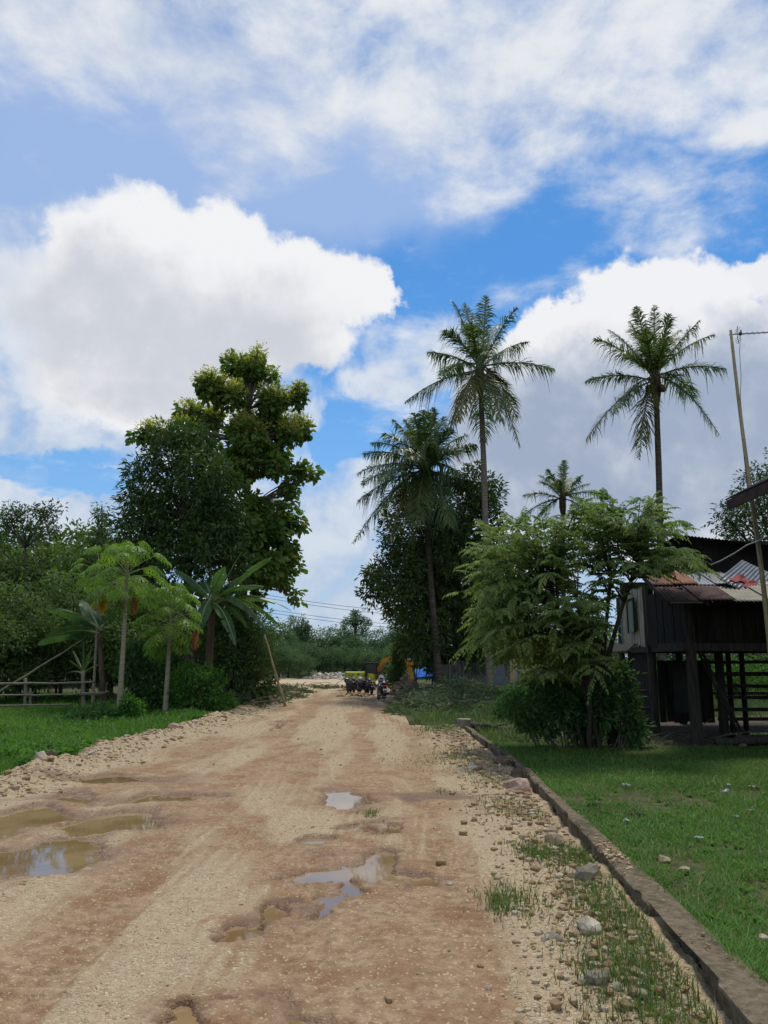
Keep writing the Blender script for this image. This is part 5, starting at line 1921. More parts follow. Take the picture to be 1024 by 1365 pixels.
def corrugated(mb, p00, p10, p01, p11, pitch=0.076, amp=0.011, rows=6, thick=0.004, m=0, rng=None):
    """wavy sheet: p00-p10 the eave edge, p01-p11 the upper edge; ridges run up the slope"""
    p00, p10, p01, p11 = map(Vector, (p00, p10, p01, p11))
    w = (p10 - p00).length
    n = max(8, int(w / pitch * 6))
    nrm = (p10 - p00).cross(p01 - p00).normalized()
    vs, fs = [], []
    for layer in (0, 1):
        for j in range(rows + 1):
            v = j / rows
            for i in range(n + 1):
                u = i / n
                p = (p00 * (1 - u) + p10 * u) * (1 - v) + (p01 * (1 - u) + p11 * u) * v
                d = amp * math.sin(u * w / pitch * 2 * math.pi) - layer * thick
                if rng is not None and layer == 0 and j == 0:
                    pass
                vs.append(p + nrm * d)
    q = (rows + 1) * (n + 1)
    for j in range(rows):
        for i in range(n):
            a = j * (n + 1) + i
            fs.append((a, a + 1, a + n + 2, a + n + 1))
            fs.append((q + a, q + a + n + 1, q + a + n + 2, q + a + 1))
    for i in range(n):
        fs.append((i, q + i, q + i + 1, i + 1))
        a = rows * (n + 1) + i
        fs.append((a, a + 1, q + a + 1, q + a))
    for j in range(rows):
        a = j * (n + 1)
        fs.append((a, a + n + 1, q + a + n + 1, q + a))
        a += n
        fs.append((a, q + a, q + a + n + 1, a + n + 1))
    mb.add(vs, fs, m)


def boards(mb, a, b, z0, z1, nb, th, rng, gap=.006, m=0, ragged=.02):
    """vertical boards from a to b (xy points)"""
    a, b = Vector(a), Vector(b)
    d = (b - a)
    L = d.length
    d.normalize()
    n = Vector((-d.y, d.x))
    w = L / nb
    for i in range(nb):
        c = a + d * (w * (i + .5)) + n * rng.uniform(-.006, .006)
        t0, t1 = z0 + rng.uniform(-ragged, ragged), z1 + rng.uniform(-ragged * .3, 0)
        ang = math.atan2(d.y, d.x)
        mb.box((c.x, c.y, (t0 + t1) / 2), (w - gap, th, t1 - t0), Matrix.Rotation(ang, 3, 'Z') @ Matrix.Rotation(rng.uniform(-.006, .006), 3, 'Y'), m)


def build_house():
    rng = random.Random(9)
    root = empty('stilt_house', (7.5, 16.5, 0.05), 'dark wooden house on stilts with rusty patched zinc roof', 'house')
    root['kind'] = 'thing'
    ZF, ZT = 1.90, 3.14

    def part(name, mb, mat, smooth=False, parent=root):
        return mb.build(name, mat, parent, smooth)
    # posts
    for (x, y, w, z1) in [(5.74, 14.62, .19, 2.62), (5.70, 16.72, .16, 3.15), (5.93, 19.45, .13, 3.1), (7.15, 16.75, .17, 1.9), (8.55, 14.7, .19, 2.6), (8.6, 16.8, .16, 1.9), (10.6, 14.7, .19, 2.6), (7.3, 19.4, .15, 1.9), (10.4, 19.4, .15, 1.9)]:
        mb = MB()
        mb.tube([(x, y, -.2), (x + rng.uniform(-.02, .02), y, .9), (x + rng.uniform(-.02, .02), y, z1)], [w * .62, w * .58, w * .55], 8, jit=.1, rng=rng)
        part('post', mb, M['wood_post'])
    # floor frame
    for (a, b, w, h) in [((5.62, 14.55, 1.80), (5.88, 19.6, 1.80), .10, .16), ((5.55, 14.58, 1.79), (11.6, 14.58, 1.79), .10, .15), ((5.6, 16.66, 1.78), (11.6, 16.66, 1.78), .10, .15), ((5.85, 19.5, 1.79), (11.6, 19.5, 1.79), .1, .15)]:
        part('floor_beam', MB().beam(a, b, w, h), M['wood_post'])
    mb = MB()
    for i in range(34):
        x = 5.75 + i * .172
        mb.box((x, 17.05, 1.895), (.165, 5.0, .03), None)
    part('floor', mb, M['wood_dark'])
    # bamboo gable wall facing the road
    a, b = (5.60, 16.72), (5.94, 19.58)
    mb = MB()
    boards(mb, a, b, ZF - .05, ZT + .02, 24, .018, rng, .004, 0, .03)
    mb.box((5.66, 17.2, ZF + .35), (.02, .9, .03), Matrix.Rotation(-.12, 3, 'Z'))
    bw = part('bamboo_wall', mb, M['bamboo_panel'])
    mb = MB()
    boards(mb, (5.588, 17.28), (5.665, 17.95), ZF + .28, ZT - .28, 7, .02, rng, .003, 0, .004)
    sh = part('shutter', mb, M['shutter'])
    for (y0, z0, y1, z1) in [(17.25, ZF + .26, 17.25, ZT - .22), (17.99, ZF + .26, 17.99, ZT - .22), (17.2, ZT - .24, 18.05, ZT - .24)]:
        xf = lambda y: 5.575 + (y - 17.25) * .119
        mb = MB()
        mb.beam((xf(y0) - .01, y0, z0), (xf(y1) - .01, y1, z1), .035, .05)
        part('frame', mb, M['wood_dark'], False, sh)
    mb = MB()
    boards(mb, (5.905, 19.3), (5.935, 19.56), ZF - .1, ZT - .05, 1, .012, rng)
    o = part('zinc_strip', MB().box((5.895, 19.3, (ZF + ZT) / 2 - .05), (.012, .34, ZT - ZF), Matrix.Rotation(-.12, 3, 'Z')), M['zinc_blue'])
    # dark boarded front part
    mb = MB()
    boards(mb, (5.70, 14.72), (5.66, 16.62), ZF - .08, ZT - .22, 11, .02, rng)
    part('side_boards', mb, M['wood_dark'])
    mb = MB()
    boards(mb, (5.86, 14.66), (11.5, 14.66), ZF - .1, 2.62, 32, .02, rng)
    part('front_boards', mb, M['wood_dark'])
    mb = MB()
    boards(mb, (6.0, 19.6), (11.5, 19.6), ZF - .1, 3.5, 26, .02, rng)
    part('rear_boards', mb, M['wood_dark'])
    # higher back part seen as a black gable above the low roof
    mb = MB()
    boards(mb, (6.72, 17.35), (11.5, 17.35), ZF + 1.0, 4.22, 26, .02, rng)
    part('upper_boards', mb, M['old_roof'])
    mb = MB()
    corrugated(mb, (6.55, 16.95, 4.30), (11.7, 16.95, 3.72), (6.75, 20.0, 4.25), (11.7, 20.0, 3.80))
    part('upper_roof', mb, M['old_roof'], True)
    # roof: two courses of old sheets

    def rp(s, t):
        """s along the eave from the left corner (m), t 0 eave .. 1 top"""
        y = 13.6 + t * 3.15
        z = 2.57 + t * .83
        return Vector((4.99 + .60 * t + s, y, z))

    def sheet(s0, s1, t0, t1, mat, lift=0.0, label=None):
        mb = MB()
        L = Vector((0, 0, lift))
        corrugated(mb, rp(s0, t0) + L, rp(s1, t0) + L, rp(s0, t1) + L, rp(s1, t1) + L)
        o = part('roof_sheet', mb, M[mat], True)
        if label:
            o['label'] = label
        return o
    sheet(0, .62, 0, .52, 'rust_maroon', .0)
    sheet(.58, 1.22, 0, .52, 'rust_maroon', .024)
    sheet(1.16, 1.86, 0, .52, 'zinc_beige', .0, 'beige zinc roof sheet')
    sheet(1.82, 2.6, 0, .52, 'zinc_beige', .024)
    for k in range(5):
        sheet(2.56 + k * .76, 3.36 + k * .76, 0, .52, ['zinc', 'rust_maroon', 'zinc', 'rust_brown', 'zinc'][k], .024 * (k % 2))
    sheet(0, .46, .48, 1, 'rust_brown', .030)
    sheet(.42, .90, .48, 1, 'rust_orange', .054, 'orange rusty roof sheet')
    sheet(.86, 1.28, .48, 1, 'zinc_blue', .030, 'bluish zinc roof sheet')
    sheet(1.24, 1.72, .48, 1, 'zinc', .054)
    for k in range(6):
        sheet(1.68 + k * .76, 2.48 + k * .76, .48, 1, ['zinc', 'zinc_blue', 'rust_brown', 'zinc', 'zinc', 'rust_maroon'][k], .030 + .024 * (k % 2))
    # bright cut edge on the eave
    mb = MB()
    mb.beam(rp(.04, .012) + Vector((0, -.015, -.03)), rp(.62, .012) + Vector((0, -.015, -.03)), .012, .028)
    part('eave_trim', mb, M['zinc'])
    mb = MB()
    mb.beam(rp(.05, .03) - Vector((0, 0, .06)), rp(.05, .97) - Vector((0, 0, .06)), .05, .09)
    mb.beam(rp(.75, .03) - Vector((0, 0, .06)), rp(.75, .97) - Vector((0, 0, .06)), .05, .09)
    mb.beam(rp(2.4, .03) - Vector((0, 0, .06)), rp(2.4, .97) - Vector((0, 0, .06)), .05, .09)
    part('rafter', mb, M['wood_dark'])
    # loose painted sheet lying steeper on the roof
    q = [P(958, 776, 15.0), P(1052, 822, 14.3), P(990, 750, 16.3), P(1066, 786, 15.9)]
    up = Vector((0, 0, .06))
    mb = MB()
    corrugated(mb, q[0] + up, q[1] + up, q[2] + up, q[3] + up, amp=.006)
    ps = part('painted_sheet', mb, M['zinc'], True)
    ps['label'] = 'grey zinc sheet with red painted letters'
    ax = (q[1] - q[0]).normalized()
    n = ax.cross(q[2] - q[0]).normalized()
    ay = n.cross(ax)
    o3 = q[0] + up + n * .022
    mb = MB()
    S = .62

    def stroke(x0, y0, x1, y1, w):
        a = o3 + ax * x0 + ay * y0
        b = o3 + ax * x1 + ay * y1
        d = (b - a).normalized()
        s = n.cross(d) * (w / 2)
        mb.add([a - s, a + s, b + s, b - s, a - s - n * .004, a + s - n * .004, b + s - n * .004, b - s - n * .004], [(3, 2, 1, 0), (4, 5, 6, 7), (0, 1, 5, 4), (2, 3, 7, 6), (1, 2, 6, 5), (3, 0, 4, 7)])
    for (x0, y0, x1, y1, w) in [(.46, .28, .46, 1.0, .14), (.46, 1.0, .62, .55, .13), (.62, .55, .78, 1.0, .13), (.78, .28, .78, 1.0, .14), (.90, .28, 1.06, .98, .13), (1.06, .98, 1.22, .28, .13), (.97, .50, 1.15, .50, .10)]:
        stroke((x0 - .22) * .82, y0 * .80, (x1 - .22) * .82, y1 * .80, w)
    part('red_letters', mb, M['red_paint'], False, ps)
    # space under the floor: boarded store, pen rails, boards
    mb = MB()
    boards(mb, (5.84, 16.9), (6.02, 19.3), -.05, 1.72, 15, .02, rng)
    part('store_wall', mb, M['wood_dark'])
    mb = MB()
    boards(mb, (5.86, 16.86), (7.02, 16.86), .25, 1.55, 8, .02, rng)
    part('store_wall', mb, M['wood_dark'])
    mb = MB()
    mb.box((6.42, 16.82, .98), (.52, .03, 1.05))
    dr = part('store_door', mb, M['green_panel'])
    for (a, b) in [((6.12, 16.80, .45), (6.12, 16.80, 1.55)), ((6.72, 16.80, .45), (6.72, 16.80, 1.55)), ((6.1, 16.80, .44), (6.74, 16.80, .44))]:
        part('frame', MB().beam(a, b, .06, .05), M['wood_dark'], False, dr)
    for z in (.32, .52, .78, 1.02, 1.26, 1.5):
        mb = MB()
        mb.beam((7.1, 16.9, z), (8.5, 16.86, z + rng.uniform(-.03, .03)), .05, .07)
        part('pen_rail', mb, M['wood_post'])
    for z in (.35, .75, 1.2, 1.5):
        part('pen_rail', MB().beam((7.3, 19.5, z), (10.4, 19.5, z), .05, .07), M['wood_post'])
    for (x, z0, z1) in ((7.75, 0, 1.72), (8.05, 0, 1.7)):
        mb = MB()
        mb.tube([(x, 17.7, z0 - .1), (x + .03, 17.7, z1)], .06, 7)
        part('post', mb, M['wood_dark'])
    mb = MB()
    for (z, hh) in ((.92, .24), (1.2, .2)):
        mb.box((9.1, 15.7, z), (1.5, .03, hh), Matrix.Rotation(.05, 3, 'Y'))
    part('cross_boards', mb, M['wood_brown'])
    mb = MB()
    boards(mb, (8.0, 15.75), (9.9, 15.75), 0.0, .82, 9, .02, rng)
    part('cross_boards', mb, M['wood_dark'])
    # small zinc awning at the right
    mb = MB()
    corrugated(mb, (7.2, 13.95, 1.72), (9.2, 13.95, 1.72), (7.3, 14.6, 1.84), (9.3, 14.6, 1.84))
    part('awning', mb, M['rust_maroon'], True)
    mb = MB()
    mb.box((7.55, 14.2, 1.46), (.8, .02, .5), Matrix.Rotation(R(34), 3, 'Y') @ Matrix.Rotation(R(-50), 3, 'X'))
    part('hanging_sheet', mb, M['zinc'])
    # leaning ladder pole under the house
    for (a, b) in [((7.06, 15.6, 0.02), (6.32, 15.9, 1.72)), ((7.28, 15.7, 0.02), (6.52, 16.0, 1.72))]:
        pass
    lad = empty('ladder', (7.1, 15.6, 0.02), 'wooden ladder leaning under the stilt house floor between two posts', 'ladder')
    for k in range(2):
        mb = MB()
        mb.tube([(7.02 + k * .10, 15.5 + k * .42, .02), (6.28 + k * .10, 15.6 + k * .42, 1.86)], .028, 7)
        mb.build('rail', M['wood_post'], lad, True)
    for j in range(5):
        t = .12 + j * .18
        x = 7.02 * (1 - t) + 6.28 * t
        mb = MB()
        mb.tube([(x, 15.48 + .1 * t, .02 + 1.84 * t), (x + .10, 15.95 + .1 * t, .02 + 1.84 * t)], .018, 6)
        mb.build('rung', M['wood_post'], lad, True)
    # lean-to at the left of the house
    lt = empty('lean_to', (4.7, 14.6, 0.05), 'low dark lean-to roof on crooked posts left of the stilt house', 'shelter')
    mb = MB()
    p0, p1 = G(818, 997), P(807, 868, 14.75)
    mb.tube(pole_pts(p0 - Vector((0, 0, .15)), p1, .08, rng, 7), [.11, .10, .095, .09, .085, .08, .075], 8, jit=.1, rng=rng)
    mb.build('post', M['wood_dark'], lt, True)
    for (x, y0, y1, YY) in [(816, 880, 970, 15.8), (840, 868, 965, 16.2), (797, 885, 960, 16.0)]:
        mb = MB()
        a = P(x, y1, YY)
        a.z = 0
        mb.tube(pole_pts(a, P(x - 1, y0, YY), .03, rng, 5), .035, 7)
        mb.build('post', M['wood_post'], lt, True)
    for (x0, y0, x1, y1, YY) in [(813, 894, 846, 880, 15.4), (838, 921, 862, 921, 16.1), (842, 943, 866, 943, 16.1), (790, 905, 842, 902, 15.9)]:
        mb = MB()
        mb.tube(pole_pts(P(x0, y0, YY), P(x1, y1, YY + .2), .02, rng, 5), .026, 6)
        mb.build('rail', M['wood_post'], lt, True)
    mb = MB()
    corrugated(mb, P(790, 872, 14.6), P(836, 868, 14.6), P(806, 858, 16.6), P(846, 858, 16.6))
    mb.build('roof', M['old_roof'], lt, True)
    # stones and timbers on the ground before the house
    for (x, y, s, mt, lab, k) in [(7.3, 13.95, .16, 'rock_grey', 'grey foundation stone at the right end of the timbers', 1), (6.3, 14.05, .10, 'rock_brown', 'small dark stone near the front stilt', 2), (6.75, 13.85, .11, 'rock_brown', 'dark stone before the fallen timbers', 3), (5.2, 14.6, .10, 'rock_brown', 'dark stone between lean-to post and front stilt', 4), (7.6, 13.75, .15, 'rock_tan', 'tan stone at the far right of the house front', 5), (7.0, 13.75, .07, 'rock_white', 'little pale stone in the mud before the house', 6), (4.75, 14.7, .08, 'rock_grey', 'small grey stone beside the lean-to post', 7)]:
        V, F = rock_vf(np.random.default_rng(100 + k), s, .65, 2)
        me = raw_mesh('rock', V, [F], None, False)
        tag(link_mesh('rock', me, M[mt], None, (x, y, gz(x, y) + s * .2)), lab, 'rock', 'stones before the stilt house')
    for (a, b, r, lab) in [((5.9, 14.2, .12), (7.9, 14.35, .14), .07, 'long weathered timber lying before the stilt house'), ((6.4, 14.5, .13), (8.4, 14.75, .17), .08, 'thicker dark log lying nearest the front stilts')]:
        mb = MB()
        mb.tube(pole_pts(a, b, r, rng, 8), r, 8, jit=.08, rng=rng)
        tag(mb.build('timber', M['wood_post'], None, True, base=a), lab, 'log')
    # wet patch under the house
    me = raw_mesh('puddle', [(7.35 + math.cos(k * .5236) * .5 * (1 + .25 * math.sin(k * 2.3)), 16.0 + math.sin(k * .5236) * .75, 0.0) for k in range(12)], [tuple(range(12))])
    tag(link_mesh('puddle', me, M['water'], None, (0, 0, .10)), kind='structure')
    # neighbour's house: only its high eave shows
    nb = empty('wooden_house', (8.5, 9.5, 0.05), 'neighbouring house whose brown eave juts in at the right edge', 'house')
    nb['kind'] = 'thing'
    zx = lambda x: 4.30 + (x - 5.97) * .52
    mb = MB()
    corrugated(mb, (5.97, 5.0, zx(5.97)), (5.97, 13.2, zx(5.97)), (9.2, 5.0, zx(9.2)), (9.2, 13.2, zx(9.2)))
    mb.build('roof', M['old_roof'], nb, True)
    mb = MB()
    corrugated(mb, (12.4, 13.2, zx(5.97)), (12.4, 5.0, zx(5.97)), (9.2, 13.2, zx(9.2)), (9.2, 5.0, zx(9.2)))
    mb.build('roof', M['old_roof'], nb, True)
    mb = MB()
    mb.beam((5.99, 5.0, zx(5.97) - .10), (5.99, 13.16, zx(5.97) - .10), .03, .17)
    mb.build('fascia', M['fascia_brown'], nb)
    for k in range(11):
        y = 5.2 + k * .79
        mb = MB()
        mb.beam((6.03, y, zx(6.03) - .08), (9.1, y, zx(9.1) - .08), .05, .10)
        mb.build('rafter', M['wood_dark'], nb)
    mb = MB()
    mb.beam((6.72, 5.0, 4.42), (6.72, 12.75, 4.42), .12, .22)
    mb.build('wall_plate', M['wood_dark'], nb)
    mb = MB()
    boards(mb, (6.9, 5.2), (6.9, 12.7), 2.1, 4.6, 40, .025, rng)
    boards(mb, (6.92, 12.72), (11.4, 12.72), 2.1, 4.6, 24, .025, rng)
    mb.build('wall', M['wood_dark'], nb)
    for (x, y) in [(7.1, 5.4), (7.1, 8.0), (7.15, 12.6), (11.2, 5.4), (11.2, 12.6), (11.2, 9)]:
        mb = MB()
        mb.box((x, y, 1.1), (.2, .2, 2.2))
        mb.build('post', M['wood_post'], nb)
    mb = MB()
    mb.box((9.15, 8.95, 2.05), (4.6, 7.6, .1))
    mb.build('floor', M['wood_dark'], nb)


build_house()


def build_antenna():
    rng = random.Random(2)
    Y = 13.42
    b = P(1026, 905, Y)
    b.z = gz(b.x, Y)
    root = empty('antenna_mast', b, 'tall bamboo mast carrying a television antenna beside the roofs', 'antenna')
    top = P(974, 440, Y)
    bt = P(1030, 905, Y)
    pts = []
    for i in range(16):
        t = i / 15
        p = bt.lerp(top, t)
        pts.append(p + Vector((.05 * math.sin(t * 5.0) * (1 - t), 0, 0)))
    pts[0].z = -.1
    mb = MB()
    mb.tube(pts, [.048 - .022 * i / 15 for i in range(16)], 9)
    for i in range(1, 15):
        mb.torus(pts[i], .046 - .021 * i / 15, .006, (pts[i + 1] - pts[i - 1]), 10, 5)
    mb.build('pole', M['bamboo'], root, True)
    met = rough_mat('aluminium', (0.22, 0.22, 0.23), (0.32, 0.32, 0.33), 10, 0.45, 0, metal=.6)
    dark = rough_mat('black_plastic', (0.03, 0.03, 0.03), (0.05, 0.05, 0.05), 10, 0.5, 0)
    e = P(1060, 441, Y)
    s = P(972, 446, Y)
    mb = MB()
    mb.beam(s, e, .018, .018)
    ax = (e - s).normalized()
    dirn = Vector((.12, .95, .22)).normalized()
    for k in range(9):
        c = s + ax * (.30 + k * .10)
        mb.tube([c - dirn * .13, c + dirn * .13], .0045, 5)
    mb.build('boom', met, root)
    mb = MB()
    c = P(983, 446, Y)
    for sg in (1, -1):
        mb.tube([c, c + Vector((.01, .02, .08 * sg)), c + Vector((.03, .03, .15 * sg)), P(983, 446 - 12 * sg, Y)], .007, 6)
        for j in range(3):
            d = c + Vector((.008 + .008 * j, .02, (.05 + .035 * j) * sg))
            mb.tube([d - dirn * .16, d + dirn * .16], .004, 5)
    mb.build('reflector', met, root)
    mb = MB()
    mb.box(P(987, 445, Y), (.05, .04, .05))
    mb.tube([P(987, 446, Y), P(988, 440, Y)], .012, 6)
    mb.build('dipole_box', dark, root)
    mb = MB()
    w = [P(987, 447, Y), P(986, 470, Y), P(988, 500, Y), P(987, 530, Y), P(990, 560, Y), P(990, 590, Y), P(993, 620, Y), P(996, 645, Y), P(1003, 680, Y - .06), P(1013, 740, Y - .06)]
    mb.tube(w, .005, 5)
    mb.build('cable', dark, root, True)
    # white cable across the roofs
    mb = MB()
    pts = [P(948, 753, 14.6), P(962, 747, 14.4), P(980, 737, 14.1), P(995, 727, 13.7), P(1008, 722, 13.25), P(1030, 712, 12.9), P(1080, 690, 12.6)]
    pts[-1] = Vector((6.75, 12.7, 4.2))
    mb.tube(pts, .011, 6)
    tag(mb.build('cable', M['white_cable'], None, True, base=pts[0]), 'white cable strung from the low zinc roof up to the neighbouring house', 'cable')


build_antenna()


# ------------------------------------------------------------------ plank fence and scraps at the back right
def build_back():
    rng = random.Random(31)
    root = empty('plank_fence', (6.0, 34.0, 0.05), 'old grey vertical plank fence behind the heap of cut leaves', 'fence')
    root['kind'] = 'thing'
    m = rough_mat('grey_planks', (0.085, 0.080, 0.072), (0.17, 0.165, 0.15), 4, .9, .008, (6, 6, .5))
    x = 2.2
    while x < 10.5:
        L = rng.uniform(.7, 1.1)
        mb = MB()
        boards(mb, (x, 34.0 + rng.uniform(-.1, .1)), (x + L, 34.0), .0, rng.uniform(1.25, 1.6), 6, .02, rng, .02, 0, .12)
        mb.build('panel', m, root)
        x += L
    for k in range(5):
        mb = MB()
        mb.tube([(2.2 + k * 2.0, 34.12, -.1), (2.2 + k * 2.0, 34.12, 1.7)], .06, 6)
        mb.build('post', M['wood_post'], root)
    Y = 26.0
    b = P(667, 935, Y)
    b.z = gz(b.x, Y)
    st = empty('metal_panel', b, 'blue grey metal panel standing on a thin post before the plank fence', 'panel')
    mb = MB()
    mb.box(P(665, 899, Y), (.38, .02, .60), Matrix.Rotation(R(-4), 3, 'Y'))
    mb.build('sheet', M['zinc_blue'], st)
    mb = MB()
    mb.tube([P(668, 935, Y), P(669, 912, Y)], .022, 6)
    mb.build('post', M['bamboo_grey'], st)
    mb = MB()
    mb.tube([P(655, 911, Y + .05), P(742, 912, Y + .3)], .022, 6)
    mb.build('rail', M['bamboo_grey'], st)
    Y = 27.5
    c = P(698, 903, Y)
    fr = empty('window_frame', P(698, 912, Y), 'pale discarded window frame leaning in the growth beside the blue grey panel', 'frame')
    pm = rough_mat('pale_boards', (0.22, 0.21, 0.18), (0.32, 0.30, 0.26), 4, .85, .004)
    for (dx, dz, sx, sz) in [(-.24, 0, .05, .5), (.26, 0, .05, .5), (0, .24, .6, .05), (0, -.24, .6, .05)]:
        mb = MB()
        mb.box((c.x + dx, Y, c.z + dz), (sx, .04, sz))
        mb.build('bar', pm, fr)
    mb = MB()
    mb.box((c.x, Y + .03, c.z), (.5, .015, .44))
    mb.build('board', rough_mat('dull_board', (0.12, 0.125, 0.12), (0.19, 0.19, 0.18), 4, .8, 0), fr)
    mb = MB()
    boards(mb, (P(680, 900, 28).x, 28.0), (P(690, 900, 28).x, 28.0), .05, 1.6, 3, .02, rng)
    tag(mb.build('bamboo_screen', M['bamboo'], None, False, base=(P(685, 900, 28).x, 28.0, .05)), 'yellowish strip of bamboo screen between blue grey panel and pale frame', 'screen')
    # power lines over the far wood
    for (ya, yb, lab) in [(793, 806, 'upper power line crossing the sky over the far wood'), (797, 811, 'power line just below the uppermost over the far wood'), (812, 823, 'lower power line crossing the sky over the far wood'), (816, 828, 'lowest power line just above the far wood tops')]:
        a, b = P(300, ya - 9, 75), P(620, yb + 14, 95)
        mb = MB()
        mb.tube([a.lerp(b, i / 19) - Vector((0, 0, .5 * math.sin(math.pi * i / 19))) for i in range(20)], .022, 5)
        tag(mb.build('power_line', M['old_roof'], None, True, base=a), lab, 'power line', 'power lines')


build_back()


# ------------------------------------------------------------------ excavator
def build_excavator():
    Y = 43.0
    yl = rough_mat('lime_paint', (0.40, 0.48, 0.04), (0.50, 0.56, 0.06), 6, .5, 0, c3=(0.30, 0.33, 0.07))
    og = rough_mat('orange_paint', (0.60, 0.27, 0.03), (0.68, 0.33, 0.045), 6, .5, 0, c3=(0.36, 0.17, 0.04))
    bk = rough_mat('machine_black', (0.018, 0.018, 0.020), (0.032, 0.032, 0.034), 6, .5, 0)
    gl = rough_mat('dark_glass', (0.012, 0.018, 0.020), (0.02, 0.026, 0.03), 3, .1, 0, spec=.6)
    st = rough_mat('worn_steel', (0.10, 0.095, 0.09), (0.18, 0.17, 0.16), 6, .5, 0, metal=.6)
    wh = rough_mat('white_paint', (0.6, 0.6, 0.58), (0.68, 0.68, 0.66), 6, .5, 0)
    c = P(484, 916, Y)
    root = empty('excavator', (c.x, Y, 0.03), 'small lime and orange excavator with black cab working at the end of the road', 'excavator')
    k = Y / FPX
    X = lambda px: P(px, 880, Y).x
    Z = lambda py: P(512, py, Y).z
    # tracks
    for dy in (-.55, .55):
        mb = MB()
        out = [(X(466), Z(914)), (X(469), Z(910)), (X(500), Z(910)), (X(503), Z(914)), (X(500), Z(918)), (X(469), Z(918))]
        mb.prism(out, (0, Y + dy, 0), (1, 0, 0), (0, 0, 1), .32)
        tr = mb.build('track', bk, root)
        mb = MB()
        for px in (470, 477, 484, 491, 499):
            mb.tube([(X(px), Y + dy - .18, Z(914)), (X(px), Y + dy + .18, Z(914))], .11, 10)
        mb.build('roller', st, tr)
    mb = MB()
    mb.box((X(484), Y, Z(909.5)), (.9, .9, .14))
    mb.build('undercarriage', bk, root)
    mb = MB()
    mb.box(((X(460) + X(488)) / 2, Y, (Z(895.5) + Z(908)) / 2), (X(488) - X(460), 1.5, Z(895.5) - Z(908)), None, 0, .07)
    mb.build('engine_cover', yl, root)
    mb = MB()
    mb.box(((X(489) + X(501)) / 2, Y, (Z(897.5) + Z(911)) / 2), (X(501) - X(489.2), 1.4, Z(897.5) - Z(911)), None, 0, .06)
    mb.build('side_panel', yl, root)
    mb = MB()
    mb.box((X(488.4), Y - .02, (Z(897) + Z(909)) / 2), (.10, 1.52, Z(896) - Z(909)))
    mb.build('grille', bk, root)
    # cab
    x0, x1, z0, z1 = X(487), X(503), Z(898), Z(884.5)
    cb = MB()
    for (x, dy) in [(x0 + .04, -.5), (x1 - .04, -.5), (x0 + .04, .5), (x1 - .04, .5)]:
        cb.box((x, Y + dy, (z0 + z1) / 2), (.07, .07, z1 - z0))
    cb.box(((x0 + x1) / 2, Y, z1 + .03), (x1 - x0 + .06, 1.12, .07), None, 0, .02)
    cb.box(((x0 + x1) / 2, Y, z0 + .02), (x1 - x0, 1.08, .06))
    cab = cb.build('cab', bk, root)
    mb = MB()
    mb.box(((x0 + x1) / 2, Y - .49, (z0 + z1) / 2), (x1 - x0 - .14, .02, z1 - z0 - .1))
    mb.build('window', gl, cab)
    mb = MB()
    mb.box(((x0 + x1) / 2, Y + .49, (z0 + z1) / 2), (x1 - x0 - .14, .02, z1 - z0 - .1))
    mb.build('window', gl, cab)
    mb = MB()
    mb.box((X(494), Y, Z(893)), (.3, .4, .35), None, 0, .05)
    mb.build('driver_seat', bk, cab)
    # boom: bent box beam
    def arm(pts, ws, name, mat):
        mb = MB()
        for a, b, w in zip(pts[:-1], pts[1:], ws):
            mb.beam(a, b, .20, w)
        for p, w in zip(pts[1:-1], ws[1:]):
            mb.tube([Vector(p) - Vector((0, .13, 0)), Vector(p) + Vector((0, .13, 0))], w * .55, 12)
        return mb.build(name, mat, root)
    yb = Y - .15
    arm([P(499, 906, yb), P(506, 893, yb), P(513, 881, yb), P(524, 877, yb), P(548, 887, yb)], [.30, .30, .28, .24], 'boom', og)
    arm([P(541, 879, yb - .22), P(546, 892, yb - .22), P(551, 908, yb - .22)], [.26, .28], 'dipper_arm', og)
    arm([P(538, 884, yb - .3), P(551, 884, yb - .3)], [.20], 'arm_link', og)
    mb = MB()
    mb.beam(P(542, 878.5, yb - .3), P(552, 878.5, yb - .3), .16, .07)
    mb.build('white_plate', wh, root)
    for (a, b) in [((503, 905), (510, 890)), ((520, 876), (540, 878))]:
        mb = MB()
        mb.tube([P(*a, yb - .2), P(*b, yb - .2)], .055, 8)
        mb.tube([P(*b, yb - .2), P(b[0] + (b[0] - a[0]) * .5, b[1] + (b[1] - a[1]) * .5, yb - .2)], .03, 8)
        mb.build('cylinder', st, root, True)
    mb = MB()
    bx, bz = P(550, 909, yb - .22).x, P(550, 909, yb - .22).z
    mb.prism([(0, .12), (.22, .06), (.26, -.16), (.05, -.34), (-.3, -.36), (-.16, -.05)], (bx, yb - .22, bz), (1, 0, 0), (0, 0, 1), .5)
    for j in range(4):
        mb.box((bx - .3, yb - .42 + j * .135, bz - .37), (.12, .05, .04))
    mb.build('bucket', st, root)


build_excavator()


